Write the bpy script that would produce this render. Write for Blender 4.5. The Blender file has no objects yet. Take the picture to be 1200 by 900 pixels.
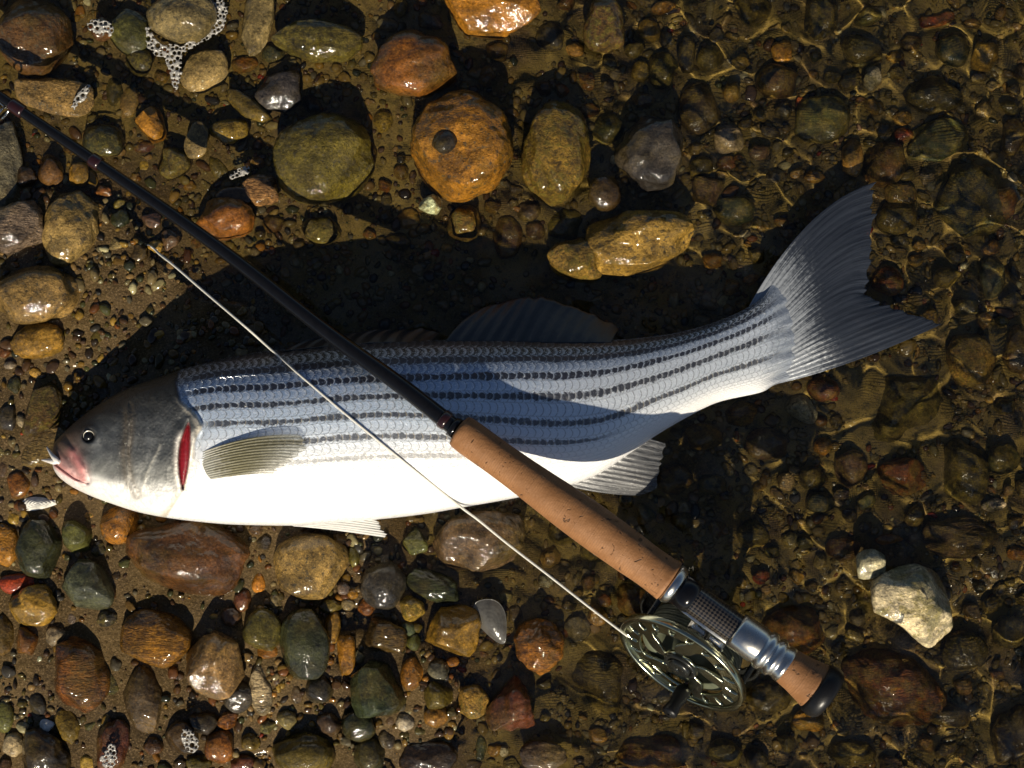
import bpy, math, random
import numpy as np
from mathutils import Vector, Matrix

# ------------------------------------------------------------------ camera, light
sc = bpy.context.scene
COL = sc.collection
H = 1.2                      # camera height over the water line
K = 0.000625                 # metres on the water line for one photograph pixel
cam = bpy.data.objects.new('camera', bpy.data.cameras.new('camera'))
COL.objects.link(cam)
cam.location = (0, 0, H)
cam.data.sensor_fit = 'HORIZONTAL'
cam.data.angle = 2 * math.atan(600 * K / H)
cam.data.clip_start = 0.05
cam.data.clip_end = 100
sc.camera = cam

SUN_EL, SUN_AZ = 38.0, 2.0   # sun stands behind the lower edge of the picture
world = bpy.data.worlds.new('World')
sc.world = world
world.use_nodes = True
wn = world.node_tree
sky = wn.nodes.new('ShaderNodeTexSky')
sky.sky_type = 'NISHITA'
sky.sun_disc = False
sky.air_density = 0.75
sky.dust_density = 0.3
sky.sun_elevation = math.radians(SUN_EL)
sky.sun_rotation = math.radians(180 + SUN_AZ)
wn.links.new(sky.outputs[0], wn.nodes['Background'].inputs[0])
wn.nodes['Background'].inputs[1].default_value = 0.05
sun_l = bpy.data.lights.new('sun', 'SUN')
sun_l.energy = 5.0
sun_l.angle = math.radians(0.5)
sun_l.color = (1.0, 0.90, 0.72)
sun_l.cycles.is_caustics_light = True
sun = bpy.data.objects.new('sun', sun_l)
COL.objects.link(sun)
sun.rotation_euler = (math.radians(90 - SUN_EL), 0, math.radians(-SUN_AZ))
sun.location = (0, -1, 1)

sc.view_settings.view_transform = 'Standard'
sc.view_settings.look = 'None'
sc.view_settings.exposure = 0.4
sc.view_settings.gamma = 1.0
sc.render.engine = 'CYCLES'
sc.cycles.use_denoising = True
sc.cycles.max_bounces = 8
sc.cycles.transparent_max_bounces = 8
sc.cycles.sample_clamp_indirect = 4.0

# ------------------------------------------------------------------ helpers
rng = np.random.default_rng(7)


def W(px, py, z=0.0):
    """photo pixel + height -> world point on that sight line"""
    k = K * (H - z) / H
    return ((px - 600) * k, (450 - py) * k, z)


def Wn(px, py, z):
    k = K * (H - z) / H
    return np.stack([(px - 600) * k, (450 - py) * k, z + px * 0], -1)


def pchip(pts):
    xs = np.array([p[0] for p in pts], float)
    ys = np.array([p[1] for p in pts], float)
    h = np.diff(xs)
    d = np.diff(ys) / h
    m = np.zeros_like(ys)
    for i in range(1, len(xs) - 1):
        if d[i - 1] * d[i] > 0:
            w1 = 2 * h[i] + h[i - 1]
            w2 = h[i] + 2 * h[i - 1]
            m[i] = (w1 + w2) / (w1 / d[i - 1] + w2 / d[i])
    m[0], m[-1] = d[0], d[-1]

    def f(x):
        x = np.asarray(x, float)
        i = np.clip(np.searchsorted(xs, x) - 1, 0, len(xs) - 2)
        t = np.clip((x - xs[i]) / h[i], 0, 1)
        return ((2 * t**3 - 3 * t**2 + 1) * ys[i] + (t**3 - 2 * t**2 + t) * h[i] * m[i]
                + (-2 * t**3 + 3 * t**2) * ys[i + 1] + (t**3 - t**2) * h[i] * m[i + 1])
    return f


def vnoise(X, Y, scale, seed):
    """smooth lattice noise in -1..1"""
    g = np.random.default_rng(seed).uniform(-1, 1, (257, 257))
    x = X / scale + 1000.3
    y = Y / scale + 1000.7
    xi, yi = np.floor(x).astype(int), np.floor(y).astype(int)
    fx, fy = x - xi, y - yi
    fx, fy = fx * fx * (3 - 2 * fx), fy * fy * (3 - 2 * fy)
    a = g[xi % 256, yi % 256]; b = g[(xi + 1) % 256, yi % 256]
    c = g[xi % 256, (yi + 1) % 256]; d = g[(xi + 1) % 256, (yi + 1) % 256]
    return (a * (1 - fx) + b * fx) * (1 - fy) + (c * (1 - fx) + d * fx) * fy


def dist_poly(px, py, poly):
    """distance to a polyline and the place along it 0..1"""
    best = np.full(np.shape(px), 1e9)
    par = np.zeros(np.shape(px))
    P = np.array(poly, float)
    n = len(P) - 1
    for i in range(n):
        a, b = P[i], P[i + 1]
        ab = b - a
        t = np.clip(((px - a[0]) * ab[0] + (py - a[1]) * ab[1]) / (ab @ ab), 0, 1)
        d = np.hypot(px - a[0] - t * ab[0], py - a[1] - t * ab[1])
        s = d < best
        best = np.where(s, d, best)
        par = np.where(s, (i + t) / n, par)
    return best, par


def sstep(a, b, x):
    t = np.clip((x - a) / (b - a), 0, 1)
    return t * t * (3 - 2 * t)


def mesh_np(name, v, f, smooth=True):
    v = np.asarray(v, np.float32)
    f = np.asarray(f, np.int32)
    m = bpy.data.meshes.new(name)
    n, k = f.shape
    m.vertices.add(len(v)); m.vertices.foreach_set('co', v.ravel())
    m.loops.add(n * k); m.loops.foreach_set('vertex_index', f.ravel())
    m.polygons.add(n)
    m.polygons.foreach_set('loop_start', np.arange(0, n * k, k, dtype=np.int32))
    m.update(calc_edges=True)
    m.validate()
    if smooth:
        m.shade_smooth()
    return m


def fattr(m, name, vals):
    a = m.attributes.new(name, 'FLOAT', 'POINT')
    a.data.foreach_set('value', np.asarray(vals, np.float32).ravel())


def cattr(m, name, vals):
    a = m.attributes.new(name, 'FLOAT_COLOR', 'POINT')
    vals = np.asarray(vals, np.float32)
    a.data.foreach_set('color', np.concatenate([vals, np.ones((len(vals), 1), np.float32)], 1).ravel())


def link(name, m, mat=None, parent=None, receiver=False):
    o = bpy.data.objects.new(name, m)
    COL.objects.link(o)
    if mat is not None and m is not None and len(m.materials) == 0:
        m.materials.append(mat)
    if parent is not None:
        o.parent = parent
    if receiver:
        o.cycles.is_caustics_receiver = True
    return o


def tag(o, label=None, cat=None, group=None, kind=None):
    if label: o['label'] = label
    if cat: o['category'] = cat
    if group: o['group'] = group
    if kind: o['kind'] = kind
    return o


def grid_faces(nx, ny, wrap=False):
    i = np.arange(nx * ny).reshape(ny, nx)
    if wrap:
        i = np.concatenate([i, i[:, :1]], 1)
    return np.stack([i[:-1, :-1], i[:-1, 1:], i[1:, 1:], i[1:, :-1]], -1).reshape(-1, 4)


# -- node expressions
class X:
    def __init__(s, nt, sock): s.nt, s.s = nt, sock
    def _m(s, op, *o):
        n = s.nt.nodes.new('ShaderNodeMath'); n.operation = op
        for i, v in enumerate((s,) + o):
            if isinstance(v, X): s.nt.links.new(v.s, n.inputs[i])
            else: n.inputs[i].default_value = v
        return X(s.nt, n.outputs[0])
    def __add__(s, o): return s._m('ADD', o)
    __radd__ = __add__
    def __sub__(s, o): return s._m('SUBTRACT', o)
    def __rsub__(s, o): return (s * -1.0) + o
    def __mul__(s, o): return s._m('MULTIPLY', o)
    __rmul__ = __mul__
    def __truediv__(s, o): return s._m('DIVIDE', o)
    def abs(s): return s._m('ABSOLUTE')
    def floor(s): return s._m('FLOOR')
    def fract(s): return s._m('FRACT')
    def sin(s): return s._m('SINE')
    def pow(s, o): return s._m('POWER', o)
    def mod2(s): return s._m('FLOORED_MODULO', 2.0)
    def lt(s, o): return s._m('LESS_THAN', o)
    def gt(s, o): return s._m('GREATER_THAN', o)
    def max(s, o): return s._m('MAXIMUM', o)
    def min(s, o): return s._m('MINIMUM', o)
    def step(s, a, b):
        n = s.nt.nodes.new('ShaderNodeMapRange'); n.interpolation_type = 'SMOOTHSTEP'
        s.nt.links.new(s.s, n.inputs['Value'])
        n.inputs['From Min'].default_value = a; n.inputs['From Max'].default_value = b
        if a > b:
            n.inputs['From Min'].default_value = b; n.inputs['From Max'].default_value = a
            n.inputs['To Min'].default_value = 1; n.inputs['To Max'].default_value = 0
        return X(s.nt, n.outputs[0])


class Mat:
    def __init__(s, name):
        s.m = bpy.data.materials.new(name); s.m.use_nodes = True
        s.nt = s.m.node_tree
        s.b = s.nt.nodes['Principled BSDF']
        s.pos = s.nt.nodes.new('ShaderNodeNewGeometry').outputs['Position']
    def attr(s, name):
        n = s.nt.nodes.new('ShaderNodeAttribute'); n.attribute_name = name
        return X(s.nt, n.outputs['Fac'])
    def cattr(s, name):
        n = s.nt.nodes.new('ShaderNodeAttribute'); n.attribute_name = name
        return n.outputs['Color']
    def objcol(s):
        return s.nt.nodes.new('ShaderNodeObjectInfo').outputs['Color']
    def obj(s):
        return s.nt.nodes.new('ShaderNodeTexCoord').outputs['Object']
    def noise(s, scale, detail=4, rough=.55, vec=None, dist=0.0):
        n = s.nt.nodes.new('ShaderNodeTexNoise')
        n.inputs['Scale'].default_value = scale; n.inputs['Detail'].default_value = detail
        n.inputs['Roughness'].default_value = rough; n.inputs['Distortion'].default_value = dist
        s.nt.links.new(vec if vec is not None else s.pos, n.inputs['Vector'])
        return X(s.nt, n.outputs['Fac'])
    def voro(s, scale, vec=None, out='Distance', feature='F1'):
        n = s.nt.nodes.new('ShaderNodeTexVoronoi'); n.feature = feature
        n.inputs['Scale'].default_value = scale
        s.nt.links.new(vec if vec is not None else s.pos, n.inputs['Vector'])
        return X(s.nt, n.outputs[out])
    def scaled(s, vec, v3):
        n = s.nt.nodes.new('ShaderNodeVectorMath'); n.operation = 'MULTIPLY'
        s.nt.links.new(vec, n.inputs[0]); n.inputs[1].default_value = v3
        return n.outputs[0]
    def mix(s, f, a, b, mode='MIX'):
        n = s.nt.nodes.new('ShaderNodeMix'); n.data_type = 'RGBA'; n.blend_type = mode
        if isinstance(f, X): s.nt.links.new(f.s, n.inputs[0])
        else: n.inputs[0].default_value = f
        for i, v in ((6, a), (7, b)):
            if isinstance(v, tuple): n.inputs[i].default_value = (v[0], v[1], v[2], 1)
            else: s.nt.links.new(v, n.inputs[i])
        return n.outputs[2]
    def set(s, **kw):
        for k, v in kw.items():
            sock = s.b.inputs[k.replace('_', ' ')]
            if isinstance(v, X): s.nt.links.new(v.s, sock)
            elif isinstance(v, bpy.types.NodeSocket): s.nt.links.new(v, sock)
            elif isinstance(v, tuple): sock.default_value = (v[0], v[1], v[2], 1)
            else: sock.default_value = v
        return s
    def vec2(s, a, b_):
        n = s.nt.nodes.new('ShaderNodeCombineXYZ')
        s.nt.links.new(a.s, n.inputs[0]); s.nt.links.new(b_.s, n.inputs[1])
        return n.outputs[0]
    def coat(s, h, dist, strength, weight=1.0, rough=.05):
        n = s.nt.nodes.new('ShaderNodeBump')
        n.inputs['Distance'].default_value = dist; n.inputs['Strength'].default_value = strength
        s.nt.links.new(h.s, n.inputs['Height'])
        s.nt.links.new(n.outputs[0], s.b.inputs['Coat Normal'])
        if isinstance(weight, X): s.nt.links.new(weight.s, s.b.inputs['Coat Weight'])
        else: s.b.inputs['Coat Weight'].default_value = weight
        s.b.inputs['Coat Roughness'].default_value = rough
        s.b.inputs['Coat IOR'].default_value = 1.4
        return s
    def bump(s, h, dist, strength=1.0):
        n = s.nt.nodes.new('ShaderNodeBump')
        n.inputs['Distance'].default_value = dist; n.inputs['Strength'].default_value = strength
        s.nt.links.new(h.s, n.inputs['Height'])
        s.nt.links.new(n.outputs[0], s.b.inputs['Normal'])
        return s


# ------------------------------------------------------------------ materials
def mat_sand():
    m = Mat('wet_sand')
    big = m.noise(14, 3)
    grain = m.voro(900, out='Color')
    fine = m.noise(700, 2, .7)
    c = m.mix(big.step(.35, .65), (.050, .031, .010), (.090, .058, .022))
    c = m.mix(fine.step(.45, .8), c, (.19, .125, .06))
    sep = m.nt.nodes.new('ShaderNodeSeparateXYZ'); m.nt.links.new(m.pos, sep.inputs[0])
    wet = X(m.nt, sep.outputs[2]).step(-.004, -.012)
    c = m.mix(wet * m.noise(22, 4, .65).step(.3, .6) * .75, c, (.20, .14, .032))  # algae stain below water; extra brightness of the sunlit bed painted in
    c = m.mix(wet * m.noise(120, 4, .7).step(.5, .68) * .7, c, (.030, .026, .007))
    c = m.mix(m.noise(1100, 1).step(.62, .72), c, (.02, .016, .012))
    c = m.mix(m.noise(300, 2).step(.6, .75) * .5, c, (.05, .028, .012))
    m.set(Base_Color=c, Roughness=.7, Specular_IOR_Level=.1)
    m.coat(m.noise(260, 2, .6) + m.noise(70, 2) * 1.5, .0009, .7, m.noise(25, 3).step(.4, .6) * .8, .07)
    m.bump(m.noise(420, 4, .7) + m.noise(60, 3) * 2.0, .0016, .9)
    return m.m


def mat_stone(kind):
    m = Mat('wet_stone_' + kind)
    t = m.objcol()
    big = m.noise(45, 4, .6, dist=.4)
    mid = m.noise(150, 4, .65)
    fine = m.noise(620, 3, .7)
    dark = m.mix(1.0, t, (.32, .28, .25), 'MULTIPLY')
    light = m.mix(.5, t, m.mix(1.0, t, (2.2, 2.0, 1.7), 'MULTIPLY'))
    c = m.mix(big.step(.38, .66), m.mix(.55, t, dark), light)
    if kind == 'granite':
        c = m.mix(m.voro(330).step(.28, .12) * mid.step(.4, .6), c, dark)
        c = m.mix(fine.step(.56, .66) * .75, c, light)
        c = m.mix(m.noise(260, 3, .7).step(.57, .63) * .85, c, (.03, .026, .016))
        h = fine * .5 + mid
    elif kind == 'smooth':
        c = m.mix(fine.step(.5, .75) * .35, c, light)
        c = m.mix(mid.step(.55, .75) * .4, c, dark)
        h = mid * .7 + fine * .18
    elif kind == 'banded':
        v = m.scaled(m.pos, (1.0, 3.2, 1.0))
        bnd = m.noise(130, 4, .6, vec=v, dist=1.2)
        c = m.mix(bnd.step(.45, .6) * .75, c, dark)
        c = m.mix(bnd.step(.42, .32) * .6, c, light)
        h = bnd * 1.4 + fine * .3
    elif kind == 'mossy':
        alg = m.noise(190, 5, .75)
        c = m.mix(alg.step(.45, .6) * .8, c, (.085, .068, .010))
        c = m.mix(alg.step(.5, .38) * .7, c, (.016, .015, .006))
        h = alg * 1.6 + fine * .5
    elif kind == 'quartz':
        vein = m.noise(70, 5, .6, dist=1.5)
        c = m.mix(m.noise(34, 3, .6, dist=.6).step(.50, .60) * .8, c, (.15, .13, .055))
        c = m.mix(vein.step(.53, .60) * .7, c, (.22, .18, .06))
        c = m.mix(m.noise(95, 3, dist=.8).step(.64, .68) * .9, c, (.05, .05, .04))
        h = mid + fine * .4
    # algae film over most stones
    film = m.noise(28, 4, .6).step(.45, .7) * .5
    sep = m.nt.nodes.new('ShaderNodeSeparateXYZ'); m.nt.links.new(m.pos, sep.inputs[0])
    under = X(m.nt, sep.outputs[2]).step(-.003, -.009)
    c = m.mix(under * m.noise(110, 5, .7).step(.40, .62) * (.25 if kind == 'quartz' else .62), c, (.150, .105, .020))  # algae below water, with the lost light made up in the colour
    if kind not in ('quartz',):
        c = m.mix(film, c, (.075, .052, .010))
        c = m.mix(m.noise(80, 5, .7).step(.52, .66) * .65, c, m.mix(1.0, c, (.35, .32, .28), 'MULTIPLY'))
    rough = m.noise(200, 3).step(.3, .75) * .2 + .12
    h = h + m.noise(1100, 2, .8) * .35 + m.noise(75, 3) * .9
    gr1 = m.noise(520, 3, .75); gr2 = m.noise(240, 4, .7)
    c = m.mix((gr1 - .5).abs().step(.02, .16) * gr1.gt(.5), c, m.mix(1.0, c, (1.75, 1.65, 1.5), 'MULTIPLY'))
    c = m.mix(gr1.step(.48, .32) * .8, c, m.mix(1.0, c, (.42, .40, .38), 'MULTIPLY'))
    c = m.mix(gr2.step(.46, .34) * .75, c, m.mix(1.0, c, (.40, .38, .36), 'MULTIPLY'))
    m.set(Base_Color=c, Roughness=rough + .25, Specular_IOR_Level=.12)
    m.coat(m.noise(110, 3, .6) + m.noise(600, 2, .6) * .22, .0015, .8, m.noise(60, 3).step(.30, .36), .055)
    m.bump(h, .0022 if kind != 'smooth' else .0016, .85)
    return m.m


def mat_gravel():
    m = Mat('fine_gravel')
    c = m.cattr('tint')
    n = m.noise(300, 3, .6)
    c = m.mix(n.step(.4, .65) * .6, c, m.mix(1.0, c, (.45, .4, .35), 'MULTIPLY'))
    m.set(Base_Color=c, Roughness=.6, Specular_IOR_Level=.1)
    m.coat(m.noise(300, 2), .0005, .6, 1.0, .07)
    m.bump(m.noise(700, 3), .0006, .6)
    return m.m


def mat_water():
    m = bpy.data.materials.new('clear_water'); m.use_nodes = True
    nt = m.node_tree
    nt.nodes.remove(nt.nodes['Principled BSDF'])
    g = nt.nodes.new('ShaderNodeBsdfGlass')
    g.inputs['IOR'].default_value = 1.33; g.inputs['Roughness'].default_value = 0
    g.inputs['Color'].default_value = (1.0, .985, .93, 1)
    nt.links.new(g.outputs[0], nt.nodes['Material Output'].inputs[0])
    return m


def plain(name, col, rough=.4, metal=0.0, spec=.5, nscale=200, var=.25, bump=0.0):
    m = Mat(name)
    n = m.noise(nscale, 4, .6)
    c = m.mix(n.step(.35, .7) * var * 2, col, tuple(x * .5 for x in col))
    m.set(Base_Color=c, Roughness=n.step(.2, .8) * .15 + (rough - .05), Metallic=metal, Specular_IOR_Level=spec)
    if bump: m.bump(n, bump)
    return m.m


# ------------------------------------------------------------------ terrain
DEPTH = [(0, 0, -.008), (200, 110, -.009), (400, 80, -.010), (600, 50, -.012), (820, 80, -.018), (1100, 90, -.026),
         (1180, 300, -.024), (1150, 450, -.022), (1000, 300, -.017), (1000, 520, -.018), (1000, 780, -.026), (1150, 800, -.028),
         (820, 860, -.018), (700, 770, -.013), (620, 700, -.009), (560, 640, -.008), (500, 820, .003), (600, 860, -.009), (300, 780, .005), (100, 800, .005),
         (40, 500, .003), (100, 340, .004), (30, 250, .003), (60, 170, -.007), (300, 240, -.009), (500, 260, -.010), (650, 300, -.010), (800, 300, -.015),
         (720, 600, -.014), (850, 600, -.020), (300, 650, .003), (440, 700, .001), (250, 420, .004), (300, 500, .003), (450, 400, -.009), (600, 480, -.010)]


def ground_base(px, py):
    num = np.zeros(np.shape(px)); den = np.zeros(np.shape(px))
    cx = np.clip(px, -60, 1260); cy = np.clip(py, -60, 960)
    for x, y, z in DEPTH:
        w = 1.0 / ((cx - x)**2 + (cy - y)**2 + 900.0)**1.5
        num += w * z; den += w
    return num / den


def ground_z(px, py):
    px = np.asarray(px, float); py = np.asarray(py, float)
    z = ground_base(px, py)
    z = z + .0022 * vnoise(px, py, 70, 1) + .0011 * vnoise(px, py, 24, 2) + .0005 * vnoise(px, py, 9, 3)
    return z + .0022 * np.tanh((z + .0002) / .0005)


def spread(lo, hi, step, far):
    core = np.arange(lo, hi + step * .5, step)
    ext = []
    d, s = 0, step
    while d < far:
        s *= 1.25; d += s; ext.append(d)
    ext = np.array(ext)
    return np.concatenate([lo - ext[::-1], core, hi + ext])


gx = spread(-60, 1260, 4.1, 5000); gy = spread(-60, 960, 4.1, 5000)
PX, PY = np.meshgrid(gx, gy)
GZ = ground_z(PX, PY)
gv = np.stack([(PX - 600) * K, (450 - PY) * K, GZ], -1).reshape(-1, 3)
gm = mesh_np('ground', gv, grid_faces(len(gx), len(gy))[:, ::-1])
ground = link('ground', gm, mat_sand(), receiver=True)
tag(ground, 'wet brown sand of the shallow shore under the stones', None, None, 'structure')

# water surface at height zero
left = spread(-40, 380, 12, 5000); left = left[left < 380]
right = spread(380, 1250, 2.0, 5000); right = right[right >= 380]
wx = np.concatenate([left, right]); wy = spread(-50, 950, 2.0, 5000)
PX, PY = np.meshgrid(wx, wy)
XX, YY = (PX - 600) * K, (450 - PY) * K
wr = np.random.default_rng(21)
WZ = np.zeros_like(XX)
for i in range(34):
    lam = wr.uniform(.013, .042)
    a = wr.uniform(0, 2 * math.pi)
    k = 2 * math.pi / lam
    amp = .00034 * (lam / .03)**1.3
    WZ += amp * np.sin(k * (XX * math.cos(a) + YY * math.sin(a)) + wr.uniform(0, 6.28) + .9 * vnoise(PX, PY, 130, 50 + i))
fade = sstep(380, 760, PX) * sstep(1330, 1250, PX) * sstep(-110, -40, PY) * sstep(1010, 940, PY)
calm = .75 + .45 * vnoise(PX, PY, 160, 90)
WZ *= fade * calm
wv = np.stack([XX, YY, WZ], -1).reshape(-1, 3)
wm = mesh_np('water', wv, grid_faces(len(wx), len(wy))[:, ::-1])
water = link('water', wm, mat_water())
water.cycles.is_caustics_caster = True
tag(water, 'clear rippled shallow water over the stony bed', None, None, 'structure')

# ------------------------------------------------------------------ stones
TINT = dict(
    brown=(.078, .038, .014), rust=(.14, .050, .011), orange=(.25, .108, .015), ochre=(.17, .095, .018), golden=(.28, .155, .042),
    olive=(.078, .057, .012), green=(.052, .052, .018), darkgreen=(.022, .025, .013), bluegreen=(.035, .043, .031), slate=(.034, .029, .027),
    mauve=(.080, .046, .032), grey=(.12, .10, .075), pale=(.25, .21, .13), tan=(.22, .135, .06), yellow=(.28, .17, .035), red=(.26, .035, .01),
    darkred=(.085, .025, .014), darkbrown=(.032, .019, .009), black=(.012, .011, .011), white=(.44, .40, .29), beige=(.20, .15, .085))
WORD = dict(brown='brown', rust='rust-brown', orange='orange', ochre='ochre', golden='golden', olive='olive', green='mossy green', darkgreen='dark green',
            bluegreen='blue-green', slate='slate grey', mauve='mauve-brown', grey='grey', pale='pale', tan='tan', yellow='yellow', red='red',
            darkred='dark red', darkbrown='dark brown', black='black', white='white', beige='beige')
TEX = dict(g='speckled', s='smooth', b='banded', m='algae-mottled', q='quartz-veined')
SHAPE = dict(r='rounded', a='angular', f='flat', l='long', w='wedge-shaped')
KIND = dict(g='granite', s='smooth', b='banded', m='mossy', q='quartz')
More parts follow.
